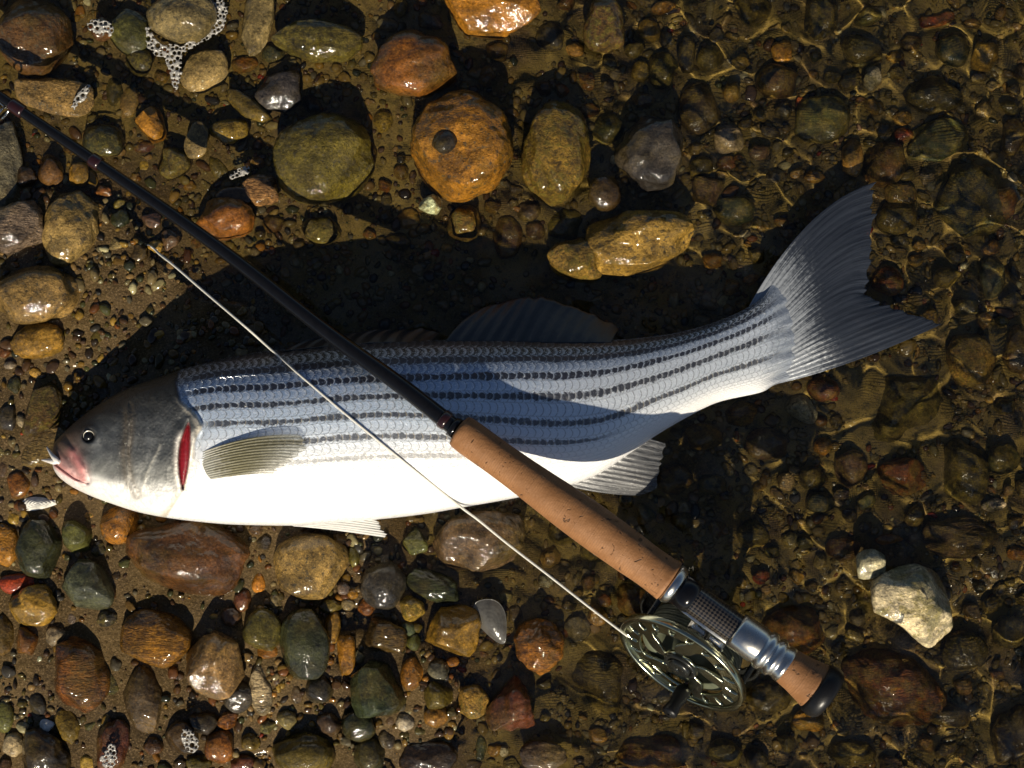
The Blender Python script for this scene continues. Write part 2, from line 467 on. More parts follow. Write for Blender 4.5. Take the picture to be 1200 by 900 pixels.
STONES = '''
45 42 92 98 10 brown g r|62 112 98 44 -8 tan g f|213 22 84 82 0 beige g r|150 38 56 60 20 green s f|118 35 28 30 0 brown s r|165 73 36 38 10 olive m r
238 82 62 50 20 beige s f|302 28 40 80 -14 beige s f|370 45 112 58 -8 olive m r|322 65 30 28 0 bluegreen s r|288 77 32 20 10 rust s r|328 108 62 54 0 slate s f
380 186 116 106 8 olive g r|270 153 50 32 0 ochre g r|290 125 62 24 -38 olive s l|177 145 36 46 20 orange s a|152 122 24 42 -10 tan s r|137 110 24 36 0 darkgreen s r
120 165 52 40 0 darkgreen m r|60 198 33 42 10 brown s r|93 205 26 31 0 ochre s r|170 173 27 16 0 darkred s r|171 198 19 27 0 yellow s r|206 190 42 42 0 olive m r
223 217 18 15 0 orange s r|30 208 28 30 0 darkbrown s r|5 198 46 112 0 grey g r|83 266 68 98 -6 tan g r|20 268 72 62 15 grey b r|263 258 72 54 0 rust s r
378 270 50 36 0 olive m r|320 262 29 25 0 brown s r|277 230 50 24 10 mauve s f|305 222 46 40 0 tan b f|232 165 30 46 -12 beige s f|258 195 30 42 20 olive s r
572 6 124 76 0 orange s a|488 76 102 80 -8 rust s w|540 172 124 126 -28 orange g r|521 167 31 28 0 black s r|648 178 90 126 0 ochre m r|762 180 78 90 -20 slate s r
751 283 128 76 12 golden g a|707 30 50 70 0 brown m r|505 25 32 22 -8 grey s r|453 30 30 18 0 grey s r|505 240 27 27 -15 white q a|705 226 46 43 0 darkbrown s r
583 60 28 28 0 darkred s r|645 45 36 36 0 slate s r|752 86 28 30 0 yellow s r|776 82 34 46 0 olive m r|753 120 30 22 0 mauve s r|690 130 30 18 0 rust s r
712 155 42 46 0 green s r|719 187 10 11 0 white s r|543 262 42 46 0 ochre m r|595 280 36 56 0 brown s r|620 247 30 26 0 mauve s r|627 270 25 25 0 mauve s r
660 265 46 46 0 olive s r|676 303 70 56 0 golden m r|450 143 26 31 0 yellow m r|432 187 22 42 -10 brown s r|470 187 11 13 0 black s r|495 4 12 10 0 red s r
470 10 19 24 0 olive s r|777 9 32 20 0 orange s r|760 37 30 28 0 yellow s r|783 48 21 19 0 slate s r|467 285 31 26 0 brown m r|535 20 21 23 0 black s r
880 13 46 42 0 olive m r|830 70 32 30 0 olive s r|867 74 28 22 0 yellow s r|915 63 25 33 10 orange s r|960 23 42 62 -10 black m r|1007 63 52 42 0 bluegreen m r
1093 25 46 21 10 red s r|1137 30 28 17 0 rust s r|1113 62 40 42 0 darkgreen s r|1152 67 34 38 -10 yellow s a|1019 93 27 28 0 white q a|1090 115 72 46 -10 darkgreen b r
910 95 56 46 0 brown s r|818 128 46 62 0 darkbrown s r|917 130 21 21 0 black s r|937 124 10 21 -15 red s r|900 155 25 18 0 slate s r|853 165 36 33 0 pale s r
963 140 72 62 10 green s f|1057 160 21 18 0 red s r|997 187 28 46 0 golden s r|1035 196 54 58 0 brown s r|1097 165 78 50 22 green s f|1135 240 88 92 20 darkgreen m f
820 195 31 26 0 olive s r|827 226 42 38 -15 mauve s a|860 247 56 38 -8 darkgreen s r|953 208 25 15 0 orange s r|1185 160 34 48 0 darkbrown s r|1170 240 36 36 0 rust s r
1052 228 42 30 0 golden m r|1047 258 52 46 0 olive m r|1182 211 13 17 0 white s r|803 67 21 50 0 black s r|1160 290 22 19 0 orange s r|1053 282 22 16 0 black s r
45 348 106 74 6 tan g r|47 399 70 44 4 ochre s r|43 437 18 12 -20 yellow s r|52 478 46 74 -18 brown m a|60 524 74 52 15 tan b f|17 452 17 21 0 darkgreen s r
10 490 24 37 0 slate s r|26 497 16 24 20 pale s r|22 567 32 37 0 rust s r|5 550 17 22 0 mauve s r|5 413 18 14 0 rust s r|12 428 15 11 0 grey s r
835 306 27 21 0 orange s r|823 512 46 36 0 ochre s r|937 479 40 33 -10 white q a|963 455 37 34 0 darkred s r|867 483 42 36 0 ochre b r|1055 476 142 112 -6 olive m a
1137 420 62 66 0 golden m r|1053 560 67 50 0 rust g a|997 548 42 52 0 mauve s r|963 523 26 22 0 orange s r|1130 550 56 82 0 olive m r|1173 537 42 42 0 darkgreen s r
1163 590 33 19 0 white q r|1160 325 32 52 0 bluegreen s r|1185 320 16 32 0 black s r|1130 360 28 23 0 darkgreen s r|1037 330 42 37 0 rust b r|1107 327 32 26 0 olive s r
1127 312 11 11 0 white s r|1190 410 32 62 0 darkbrown s r|833 567 37 31 0 green m r|897 520 52 42 0 mauve s r|950 560 34 30 0 olive m r|1085 372 26 22 0 ochre s r
17 608 19 17 0 yellow s r|8 638 32 54 0 orange g r|46 642 56 78 12 darkgreen s r|89 628 44 40 -30 green s a|23 682 48 28 0 red s r|41 709 61 52 -10 yellow s r
103 684 68 60 -10 bluegreen s a|142 617 50 52 0 orange g r|223 650 150 94 -4 brown s r|362 662 94 84 0 tan g r|303 683 17 25 0 orange s r|285 704 22 27 0 darkred s r
322 705 17 19 0 beige s r|184 747 84 70 -4 orange b r|94 792 72 94 24 rust b r|253 777 74 80 -15 tan s w|307 740 50 54 30 olive m r|357 753 62 90 6 darkgreen s r
375 807 35 35 0 slate s r|306 808 28 66 8 pale b l|170 822 50 84 16 mauve s r|33 753 33 39 0 rust s a|6 745 24 52 0 brown s r|48 773 13 15 0 white s r
46 787 23 13 0 black s r|45 825 21 29 0 black s r|15 873 25 29 0 pale s r|53 882 64 62 0 darkbrown s r|80 850 29 46 18 ochre s r|107 850 17 17 0 green s r
103 893 21 23 0 yellow s r|130 873 43 64 -8 darkred s r|130 800 27 41 10 green m r|213 865 40 42 0 darkbrown s r|257 877 34 44 0 rust s r|293 870 25 23 0 olive s r
358 884 78 64 0 olive s r|385 848 29 31 0 mauve s r|237 847 37 28 0 slate s r|5 840 24 40 0 green s r|337 843 27 24 0 beige s r|233 895 31 21 0 olive s r
283 895 31 21 0 darkred s r|347 813 18 27 0 mauve s r|180 873 25 23 0 brown s r|387 710 31 17 0 olive s r|390 735 19 41 0 ochre s r|315 763 27 21 0 orange s r
280 815 41 41 0 slate g r|487 635 33 36 20 green s a|415 652 15 27 0 olive s r|563 640 112 84 6 mauve s a|448 688 56 60 0 slate s r|508 685 68 38 -22 darkgreen b r
482 713 33 33 0 yellow m r|528 738 73 65 -4 ochre s a|452 745 56 46 -32 brown b a|408 708 17 16 0 beige s r|413 697 15 14 0 orange s r|403 690 16 16 0 grey s r
430 710 23 24 0 rust s r|443 803 68 74 0 darkgreen s w|483 790 29 44 10 orange g r|513 785 27 25 0 grey s r|530 775 17 13 0 orange s r|563 786 33 22 -18 yellow s a
562 765 33 15 -8 darkred s r|631 756 61 70 0 orange b r|603 827 64 68 -10 darkred s w|555 823 40 43 0 yellow m r|510 840 31 29 0 orange s r|475 846 23 23 0 white s r
478 833 14 12 0 beige s r|491 857 17 15 0 olive s r|551 855 19 19 0 yellow s r|563 876 15 31 0 bluegreen s r|580 878 19 18 0 ochre s r|590 880 12 14 0 white q r
500 888 74 44 0 darkbrown s r|420 852 42 40 0 darkgreen s r|433 886 38 46 0 darkgreen s r|453 866 21 26 0 slate s r|405 768 25 52 0 orange s a|485 752 17 23 0 green s r
478 737 19 19 0 bluegreen s r|513 815 37 39 0 olive s a|700 795 84 104 4 olive b r|640 886 64 36 0 mauve s f|763 882 94 54 0 rust s r|640 680 19 17 0 white s r
603 720 23 29 0 mauve s r|592 697 19 17 0 beige s r|677 735 36 36 0 grey s r|645 653 26 28 0 golden s r|550 894 31 20 0 mauve s r|465 883 9 9 0 orange s r
1068 708 98 104 4 white q a|1021 660 38 38 0 white s r|1125 630 97 54 -4 mauve b r|930 737 88 68 10 rust s r|890 675 22 19 0 red s r|945 843 41 29 0 orange s r
1045 805 132 92 -8 rust b r|1183 865 52 82 0 darkbrown s r|1040 632 31 15 0 orange s r|1190 647 28 16 0 orange s r|887 890 27 26 0 black s r|880 625 42 36 0 olive m r
700 640 44 38 0 olive m r|660 620 40 40 0 olive s r|740 700 40 46 0 brown s r|900 815 60 40 10 olive s r|850 880 46 34 -10 olive m r|1130 760 60 46 0 olive m r
985 640 44 36 0 brown s r|1110 835 54 36 0 brown m r|960 590 36 30 0 darkgreen s r|790 560 44 40 0 brown s r|1000 880 60 34 0 olive m r|1180 740 40 50 0 olive m r
'''  # golden caustic patch by the grip and one orange glint are made as pebbles


def ico(sub):
    import bmesh
    b = bmesh.new()
    bmesh.ops.create_icosphere(b, subdivisions=sub, radius=1)
    b.verts.ensure_lookup_table()
    v = np.array([x.co[:] for x in b.verts]); f = np.array([[q.index for q in p.verts] for p in b.faces])
    b.free()
    v /= np.linalg.norm(v, axis=1, keepdims=True)
    return v, f


ICO = {s: ico(s) for s in (1, 2, 3, 4, 5, 6)}


def stone_shape(n, r, shape, rough=1.0):
    e = {'r': 2.15, 'a': 2.7, 'f': 2.5, 'l': 2.2, 'w': 2.5}[shape]
    p = n / (np.abs(n)**e).sum(1, keepdims=True)**(1 / e)
    cuts = {'r': 7, 'a': 11, 'f': 7, 'l': 6, 'w': 9}[shape]
    for _ in range(cuts):
        d = r.normal(size=3); d[2] = d[2] * .8 + .2; d /= np.linalg.norm(d)
        off = r.uniform(.66, .9) if shape in 'aw' else r.uniform(.74, .95)
        over = np.maximum(0, p @ d - off)
        p = p - (over * (.88 if shape in 'aw' else .7))[:, None] * d
    disp = np.zeros(len(p))
    for fr, am in ((1.3, .085), (2.2, .06), (3.8, .034), (7, .017), (13, .009), (24, .005)):
        for _ in range(3):
            d = r.normal(size=3) * fr
            disp += am * .6 * rough * np.sin(p @ d + r.uniform(0, 6.28))
    p = p * (1 + disp)[:, None]
    if shape == 'w':
        p[:, 0] *= 1 - .28 * p[:, 1]
    # keep the outline at its full size
    p[:, 0] /= np.abs(p[:, 0]).max(); p[:, 1] /= np.abs(p[:, 1]).max()
    return p


stone_mats = {k: mat_stone(v) for k, v in KIND.items()}
ANCH = [("the fish's snout", 62, 530), ("the fish's gill slit", 215, 590), ("the white pelvic fin", 410, 625), ("the upper tail lobe", 1000, 250),
        ("the lower tail lobe", 1050, 400), ("the anal fin", 740, 570), ("the long cork grip", 650, 600), ("the fly reel", 790, 800), ("the rod butt cap", 960, 815),
        ("the fish's back", 520, 370), ("the foam-ringed stone", 213, 25), ("the big white quartz stone", 1068, 708), ("the big orange granite stone", 540, 172),
        ("the slate grey stone", 762, 180), ("the big golden stone", 751, 283), ("the large olive rock", 1055, 476), ("the tan granite stone", 45, 348),
        ("the big brown stone", 223, 650), ("the glistening orange stone", 184, 747), ("the dark red wedge stone", 603, 827), ("the square ochre stone", 528, 738),
        ("the white shell", 46, 590), ("the rod guide", 15, 128), ("the red-and-white pebble", 1019, 93), ("the tail fork", 1015, 345), ("the big olive granite stone", 380, 186),
        ("the fish's tail wrist", 860, 440), ("the line's loose end", 185, 297), ("the mossy dark green slab", 1135, 240)]
SPECIAL = {(213, 22): 'rounded beige granite stone ringed with white foam', (540, 172): 'big orange speckled granite stone with a black pebble on top',
           (521, 167): 'round black pebble lying on the big orange granite stone', (762, 180): 'dark slate grey rounded stone with faint pale veins',
           (751, 283): 'big golden angular stone in full sun beside the fish shadow', (1068, 708): 'big white and yellow quartz stone standing out of the water',
           (1021, 660): 'round white pebble touching the big white quartz stone', (937, 479): 'white quartz pebble under water below the tail wrist',
           (505, 240): 'small angular white pebble beside the big orange granite stone', (1019, 93): 'small white pebble with red patches under water',
           (223, 650): 'big smooth brown stone lying against the belly of the fish', (184, 747): 'glistening orange banded stone with bright sun glints on wet sand',
           (603, 827): 'dark red wedge-shaped stone near the square ochre stone', (528, 738): 'square ochre stone between dark stones below the fish belly',
           (1055, 476): 'large olive algae-covered rock under water below the tail fin', (45, 348): 'tan granite stone with an orange wet side, above the snout',
           (41, 709): 'yellow smooth rounded stone touching a red stone', (23, 682): 'red stone wedged between dark green and yellow stones',
           (306, 808): 'long pale banded stone standing between darker stones', (572, 6): 'large orange angular stone with sun glints', (380, 186): 'big rounded olive granite stone between the rod and the orange granite stone'}
EMERGE = {(1068, 708), (1021, 660), (751, 283), (707, 30), (762, 180), (603, 827), (572, 6), (648, 178), (540, 172), (521, 167), (488, 76), (380, 186), (370, 45), (213, 22),
          (563, 640), (631, 756), (505, 240), (705, 226), (676, 303), (640, 886), (263, 258), (45, 42), (118, 35)}
entries = []
for row in STONES.split('\n'):
    for s in row.split('|'):
        p = s.split()
        if p: entries.append((float(p[0]), float(p[1]), float(p[2]), float(p[3]), float(p[4]), p[5], p[6], p[7]))
# pebbles that fill the gaps between the stones
er = np.random.default_rng(404)
occ = [(e[0], e[1], max(e[2], e[3]) / 2) for e in entries]
PALE = ['brown', 'olive', 'ochre', 'darkbrown', 'green', 'mauve', 'darkgreen', 'rust', 'tan', 'slate', 'golden', 'beige', 'grey']
added = 0
while added < 205:
    x, y = er.uniform(0, 1200), er.uniform(0, 900)
    if 80 < x < 940 and 400 < y < 590 and not (x > 700 and y > 540): continue
    if 90 < x < 820 and 300 < y < 400: continue
    s_ = er.uniform(14, 27)
    if min(math.hypot(x - a, y - b_) - r_ for a, b_, r_ in occ) < s_ * .30: continue
    if vnoise(np.array(x), np.array(y), 80, 31) < er.uniform(-.9, .1): continue
    occ.append((x, y, s_ / 2))
    entries.append((round(x), round(y), s_ * er.uniform(.85, 1.1), s_ * er.uniform(.7, 1.0), er.uniform(-40, 40), PALE[int(er.integers(len(PALE)))], 'ssmgb'[int(er.integers(5))], 'ra'[int(er.integers(2))]))
    added += 1
stone_labels = {}
stone_objs = []
for i, (x, y, w, h, rot, tint, tex, shp) in enumerate(entries):
    r = np.random.default_rng(1000 + i)
    big = max(w, h)
    sub = 6 if big > 110 else 5 if big > 58 else 4 if big > 17 else 3
    n, f = ICO[sub]
    p = stone_shape(n, r, shp, 1.0)
    flat = {'r': .38, 'a': .40, 'f': .20, 'l': .36, 'w': .42}[shp]
    rz = flat * min(w, h) * K * r.uniform(.9, 1.15)
    lift = r.uniform(.18, .4) * rz
    g = float(ground_base(np.array(x), np.array(y)))
    if (x, y) == (521, 167):
        g = .027; lift = .2 * rz
    zc = g + lift
    topz = zc + rz * float(p[:, 2].max())
    if g < -.003 and (x, y) not in EMERGE and (x > 590 or topz < .004):
        if x < 590 and big > 44:
            zc += .006 - topz
        else:
            zc = min(zc, -.0062 - rz * float(p[:, 2].max()))
    elif (x, y) in EMERGE:
        zc = max(zc, .004)
    a = math.radians(rot)
    sx, sy = w * K / 2, h * K / 2
    v = p * np.array([sx, sy, rz])
    # wet stones narrow a little below ground; rotate in plan
    ca, sa = math.cos(a), math.sin(a)
    v = np.stack([v[:, 0] * ca - v[:, 1] * sa, v[:, 0] * sa + v[:, 1] * ca, v[:, 2]], -1)
    small = big < 30
    name = 'pebble' if small else 'stone'
    m = mesh_np(name, v, f)
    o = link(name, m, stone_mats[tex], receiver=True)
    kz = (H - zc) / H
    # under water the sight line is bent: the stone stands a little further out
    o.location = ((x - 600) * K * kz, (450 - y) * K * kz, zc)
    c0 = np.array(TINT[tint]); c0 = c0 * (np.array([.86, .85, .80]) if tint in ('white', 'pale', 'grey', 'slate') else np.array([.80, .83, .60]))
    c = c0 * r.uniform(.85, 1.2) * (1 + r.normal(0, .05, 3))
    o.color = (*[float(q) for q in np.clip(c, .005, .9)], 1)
    noun = 'pebble' if small else ('rock' if big > 130 else 'stone')
    size = '' if small else ('big ' if big > 85 else ('' if big > 48 else 'small '))
    if (x, y) in SPECIAL:
        lab = SPECIAL[(x, y)]
    else:
        ds = sorted((math.hypot(x - ax, y - ay), nm, ax, ay) for nm, ax, ay in ANCH)
        A = ds[0]; B = None
        for d in ds[1:6]:
            v1 = (A[2] - x, A[3] - y); v2 = (d[2] - x, d[3] - y)
            dot = (v1[0] * v2[0] + v1[1] * v2[1]) / (math.hypot(*v1) * math.hypot(*v2) + 1e-6)
            if dot < .3: B = d; break
        lab = f"{size}{WORD[tint]} {TEX[tex]} {'' if shp == 'r' and small else SHAPE[shp] + ' '}{noun} "
        lab += f"between {A[1]} and {B[1]}" if B else f"near {A[1]}"
    if len(lab.split()) > 16: lab = lab.replace(SHAPE[shp] + ' ', '')
    if lab in stone_labels:
        nb = min((math.hypot(x - e[0], y - e[1]) - max(e[2], e[3]) / 2, k) for k, e in enumerate(entries) if k != i and e[:2] != (x, y))[1]
        lab = lab.split(' between ')[0].split(' near ')[0] + f" beside a {WORD[entries[nb][5]]} {'pebble' if max(entries[nb][2:4]) < 30 else 'stone'} near {A[1]}"
    stone_labels.setdefault(lab, []).append(o)
    tag(o, lab, 'pebble' if small else 'stone')
    stone_objs.append((x, y, w, h, o))
for lab, os_ in stone_labels.items():
    if len(os_) > 1:
        for o in os_: o['group'] = 'look-alike ' + lab
# ------------------------------------------------------------------ loose gravel
gr = np.random.default_rng(55)
N = 11300
N2 = N * 3
cand_x = gr.uniform(-50, 1250, N2); cand_y = gr.uniform(-50, 950, N2)
dens = .55 + .38 * vnoise(cand_x, cand_y, 90, 31) + .2 * vnoise(cand_x, cand_y, 35, 32)
dens += .25 * sstep(560, 900, cand_x) + .3 * np.exp(-((cand_x - 470)**2 / 150**2 + (cand_y - 800)**2 / 110**2)) - .2 * np.exp(-((cand_x - 180)**2 / 170**2 + (cand_y - 720)**2 / 90**2))
dens += .35 * sstep(480, 380, cand_x) * sstep(330, 230, cand_y)
keep = gr.uniform(0, 1, N2) < dens
for (x, y, w, h, o) in stone_objs:
    keep &= ((cand_x - x) / (w / 2 * .95))**2 + ((cand_y - y) / (h / 2 * .95))**2 > 1
cx, cy = cand_x[keep][:N], cand_y[keep][:N]
sizes = np.clip(gr.lognormal(math.log(6.2), .45, len(cx)), 2.2, 14)
pal = ['brown', 'ochre', 'olive', 'tan', 'beige', 'grey', 'mauve', 'darkbrown', 'green', 'rust', 'yellow', 'slate', 'orange', 'pale', 'white', 'red', 'darkgreen']
pw = np.array([.13, .11, .13, .09, .08, .07, .06, .07, .06, .05, .03, .04, .03, .03, .012, .008, .03]); pw /= pw.sum()
gz = ground_z(cx, cy)
V, F, T = [], [], []
base = 0
variants = {s: [stone_shape(ICO[s][0], np.random.default_rng(300 + s * 40 + q), 'r' if q % 2 else 'a', 1.3) for q in range(14)] for s in (1, 2, 3)}
for i in range(len(cx)):
    s = 3 if sizes[i] > 13.5 else 2 if sizes[i] > 4.6 else 1
    p = variants[s][gr.integers(14)]
    a = gr.uniform(0, 6.28); ca, sa = math.cos(a), math.sin(a)
    sc3 = sizes[i] * K * .5 * np.array([gr.uniform(.9, 1.5), gr.uniform(.75, 1.1), gr.uniform(.5, .8)])
    v = p * sc3
    v = np.stack([v[:, 0] * ca - v[:, 1] * sa, v[:, 0] * sa + v[:, 1] * ca, v[:, 2]], -1)
    v += np.array([(cx[i] - 600) * K, (450 - cy[i]) * K, gz[i] + sc3[2] * gr.uniform(-.1, .5)])
    V.append(v); F.append(ICO[s][1] + base); base += len(v)
    col = np.array(TINT[pal[gr.choice(len(pal), p=pw)]]) * np.array([.8, .78, .55]) * gr.uniform(.5, 1.15)
    if gz[i] < -.006 and gr.uniform() < (.7 if cx[i] > 560 else .35): col = col * .45 + np.array([.150, .105, .024]) * gr.uniform(.4, .8)  # algae on sunken gravel, lightened in colour to make up for dim light
    T.append(np.repeat(col[None], len(v), 0))
m = mesh_np('gravel', np.concatenate(V), np.concatenate(F))
cattr(m, 'tint', np.concatenate(T))
gravel = link('gravel', m, mat_gravel(), receiver=True)
tag(gravel, 'fine mixed brown and olive gravel scattered over the sand', 'gravel', None, 'stuff')
# ------------------------------------------------------------------ the fish
f_dor = pchip([(60, 531), (63, 521), (70, 512), (82, 500), (100, 485), (120, 471), (150, 455), (180, 444), (213, 433), (250, 423), (300, 413), (350, 407), (400, 402),
               (470, 399), (540, 398), (600, 398), (660, 399), (720, 398), (780, 392), (830, 380), (865, 366), (890, 352), (915, 338), (942, 324)])
f_ven = pchip([(60, 537), (63, 550), (75, 564), (95, 576), (130, 590), (170, 602), (220, 610), (280, 615), (340, 616), (400, 612), (450, 608), (500, 602), (540, 595),
               (607, 583), (660, 571), (700, 556), (740, 530), (765, 513), (800, 492), (843, 471), (883, 462), (927, 452), (942, 448)])
f_thk = pchip([(60, .004), (63, .010), (75, .016), (100, .022), (130, .027), (170, .033), (213, .038), (300, .043), (400, .044), (500, .0425), (600, .037), (700, .029),
               (800, .019), (870, .0100), (900, .0062), (920, .0036), (935, .0016), (942, .0005)])
f_zc = pchip([(60, .020), (100, .024), (200, .032), (300, .036), (500, .036), (600, .034), (700, .029), (800, .021), (870, .0140), (900, .0115), (920, .0100), (942, .0084)])
NEXP = 2.25


def body_z(px, py):
    px = np.asarray(px, float); py = np.asarray(py, float)
    yd, yv = f_dor(px), f_ven(px)
    c = np.clip(np.abs(1 - 2 * (py - yd) / (yv - yd)), 0, 1)
    return f_zc(px) + f_thk(px) * (1 - c**NEXP)**(1 / NEXP)


fx = np.concatenate([np.arange(60, 244, 1.0), np.arange(244, 942.1, 2.2)])
NR = 176
th = np.arange(NR) / NR * 2 * math.pi
FX, TH = np.meshgrid(fx, th, indexing='ij')
cy_ = np.sign(np.cos(TH)) * np.abs(np.cos(TH))**(2 / NEXP)
sz_ = np.sign(np.sin(TH)) * np.abs(np.sin(TH))**(2 / NEXP)
yd, yv = f_dor(FX), f_ven(FX)
FY = (yd + yv) / 2 - cy_ * (yv - yd) / 2
FZ = f_zc(FX) + f_thk(FX) * sz_
FF = (1 - cy_) / 2
top = sstep(-.1, .35, sz_)
# gill cover edge and head relief
OPER = [(213, 425), (206, 450), (212, 470), (230, 486), (238, 500), (231, 512), (226, 530), (221, 555), (213, 578), (200, 598), (190, 612)]
oy = np.array([p[1] for p in OPER], float); ox = np.array([p[0] for p in OPER], float)
sd = np.interp(FY, oy, ox) - FX              # >0 on the head
head = sstep(-1.5, 1.5, sd)
dz = .0026 * sstep(-1, 3, sd) * sstep(70, 10, sd) - .0012 * sstep(-9, -3, sd) * sstep(0, -2, sd)
SLIT = [(221, 496), (217, 520), (215, 545), (214, 572)]
ds, ps = dist_poly(FX, FY, SLIT)
slw = 6.5 * np.sin(np.clip(ps, .02, .98) * math.pi)**.7
dz -= .0055 * sstep(slw + 1.5, slw * .35, ds)
dz += .0010 * np.exp(-((ds - slw - 4) / 3.0)**2)
PRE1 = [(150, 478), (151, 505), (147, 530), (150, 560), (160, 580)]
PRE2 = [(188, 522), (179, 540), (171, 556), (166, 575)]
JAW = [(61, 541), (74, 551), (88, 561), (103, 566)]
MAX = [(72, 518), (85, 532), (95, 550), (98, 562)]
d1, _ = dist_poly(FX, FY, PRE1); d2, _ = dist_poly(FX, FY, PRE2); d3, p3 = dist_poly(FX, FY, JAW); d4, p4 = dist_poly(FX, FY, MAX)
dz += .0006 * (sstep(7, 0, d1) - 1.4 * np.exp(-((d1 - 4) / 2.5)**2) * (FX > 150))
dz += .0004 * np.exp(-(d2 / 1.6)**2) - .0003 * np.exp(-((d2 - 5) / 3)**2)
dz -= .0034 * np.exp(-(d3 / 1.6)**2)
dz += .0012 * np.exp(-(d4 / 4.0)**2) - .0012 * np.exp(-((d4 - 7) / 2.5)**2)
EYE = (104, 511)
de = np.hypot(FX - EYE[0], FY - EYE[1])
dz += .0014 * np.exp(-((de - 10) / 3.5)**2) - .003 * sstep(8, 5, de)
dz += (.0009 * vnoise(FX, FY, 18, 71) + .0004 * vnoise(FX, FY, 7, 72)) * head
FZ = FZ + dz * top
S_IDX = np.arange(-1, 11)
S_L = np.array([-.08, .02, .115, .21, .31, .41, .53, .645, .74, .83, .92, 1.02])
S_R = np.array([-.06, .03, .13, .25, .42, .66, .80, .87, .91, .94, .97, 1.02])
S_H = S_L - np.array([0, .03, .035, .04, .035, .03, .02, .01, 0, 0, 0, 0])
SV = np.zeros_like(FX); SG = np.zeros_like(FX)
GAIN = [(0, 225, 930, .9), (1, 215, 930, 1), (2, 213, 940, 1), (3, 213, 940, .95), (4, 236, 935, .9), (5, 268, 715, .85), (6, 330, 560, .55), (7, 380, 500, .18)]
for i, x in enumerate(fx):
    w = float(sstep(420, 830, x)); wh = float(sstep(330, 220, x))
    kn = (S_L * (1 - w) + S_R * w) * (1 - wh) + S_H * wh
    SV[i] = np.interp(FF[i], kn, S_IDX)
    near = np.round(SV[i]).astype(int)
    g = np.zeros(NR)
    for idx, a, b, k in GAIN:
        g[near == idx] = k * sstep(a - 12, a + 20, x) * sstep(b + 25, b - 30, x)
    SG[i] = g
hh = (f_ven(fx) - f_dor(fx))
Ls = .0060 * np.clip(hh / 215, .3, 1)**.5
su = np.concatenate([[0], np.cumsum(np.diff(fx) * K / ((Ls[1:] + Ls[:-1]) / 2))])
SU = np.repeat(su[:, None], NR, 1)


def lerp(a, b, t):
    return np.asarray(a)[None, None] * (1 - t[..., None]) + np.asarray(b)[None, None] * t[..., None] if np.ndim(a) == 1 else a * (1 - t[..., None]) + np.asarray(b)[None, None] * t[..., None]


hc = lerp(np.array([.018, .016, .010]), np.array([.050, .053, .055]), sstep(.04, .40, FF))
hc = lerp(hc, np.array([.19, .19, .175]), sstep(.50, .74, FF))
hc = lerp(hc, np.array([.82, .80, .76]), sstep(.70, .86, FF))
hc = lerp(hc, np.array([.09, .05, .03]), .75 * sstep(112, 76, FX) * sstep(.7, .45, FF))
hc = lerp(hc, np.array([.48, .17, .16]), .85 * np.exp(-(d4 / 6.5)**2) * sstep(.1, .45, p4))
hc = lerp(hc, np.array([.60, .26, .24]), .85 * np.exp(-(d3 / 9.0)**2) * sstep(104, 92, FX))
hc = lerp(hc, np.array([.75, .70, .66]), .9 * sstep(.84, .92, FF) * sstep(130, 80, FX))
hc = lerp(hc, np.array([.12, .09, .055]), .55 * np.exp(-((d1 - 3) / 4.0)**2))
hc = lerp(hc, np.array([.55, .52, .44]), .4 * np.exp(-(d2 / 1.2)**2))
hc = lerp(hc, np.array([.58, .52, .42]), .85 * sstep(11, 2, sd) * sstep(462, 480, FY))
hc = lerp(hc, np.array([.80, .74, .66]), .9 * np.exp(-((ds - slw - 3.5) / 3.0)**2) * sstep(500, 515, FY))
hc = lerp(hc, np.array([.26, .015, .022]), sstep(slw + .8, slw - 1.2, ds) * sstep(494, 500, FY))
hc = lerp(hc, np.array([.025, .022, .02]), sstep(9.5, 7, de))
hmot = (1 + .30 * vnoise(FX, FY, 15, 81) + .18 * vnoise(FX, FY, 5, 82) + .22 * vnoise(FX * 2.2, FY * .5, 12, 83))[..., None]
hc = np.clip(hc * np.where(FF[..., None] < .8, hmot, 1.0), .004, .85)
slit_m = sstep(slw + 7.5, slw + 4.0, ds) * sstep(494, 502, FY) * sstep(585, 570, FY)
head = np.maximum(head, slit_m)
FXS = FX - (24 * np.abs(cy_)**2 + 2.5 * np.sin(FF * 31) + 2 * np.sin(FF * 57 + 1)) * sstep(885, 942, FX)
fv = Wn(FXS, FY, FZ).reshape(-1, 3)
ff = grid_faces(NR, len(fx), wrap=True)[:, ::-1]
fm = mesh_np('body', fv, ff)
fattr(fm, 'su', SU); fattr(fm, 'sv', SV); fattr(fm, 'sg', SG); fattr(fm, 'hd', head)
fattr(fm, 'fxx', FX)
cattr(fm, 'hcol', hc.reshape(-1, 3))

m = Mat('fish_skin')
S = m.attr('sv'); U = m.attr('su'); G = m.attr('sg'); HD = m.attr('hd'); FXn = m.attr('fxx')
R = S * 2.0 + .5
rowi = R.floor()
b = R - rowi - .5
slo = m.noise(55, 3, .6)
odd = rowi.mod2()
wob = m.noise(170, 2) * .35
scal = U + odd * .5 - (1.0 - b * b * 4.0) * .42 + wob
t = scal.fract()
edge = t.step(.16, .02).max(t.step(.90, 1.0))
rowline = b.abs().step(.40, .5)
c = m.mix(S.step(.5, 2.2), (.014, .016, .014), (.17, .27, .46))
c = m.mix(S.step(1.4, 3.8), c, (.52, .62, .76))
c = m.mix(FXn.step(500, 760) * S.step(.8, 2.4) * .8, c, (.66, .68, .70))  # rear flank made paler: sunlight put into the colour
c = m.mix(S.step(3.6, 6.6), c, (.86, .85, .84))
c = m.mix(S.step(4.5, 2.5) * t.step(.35, .9) * .55, c, (.55, .60, .68))
c = m.mix((edge * .55).max(rowline * .28) * S.step(7.5, 4.0), c, (.045, .05, .065))
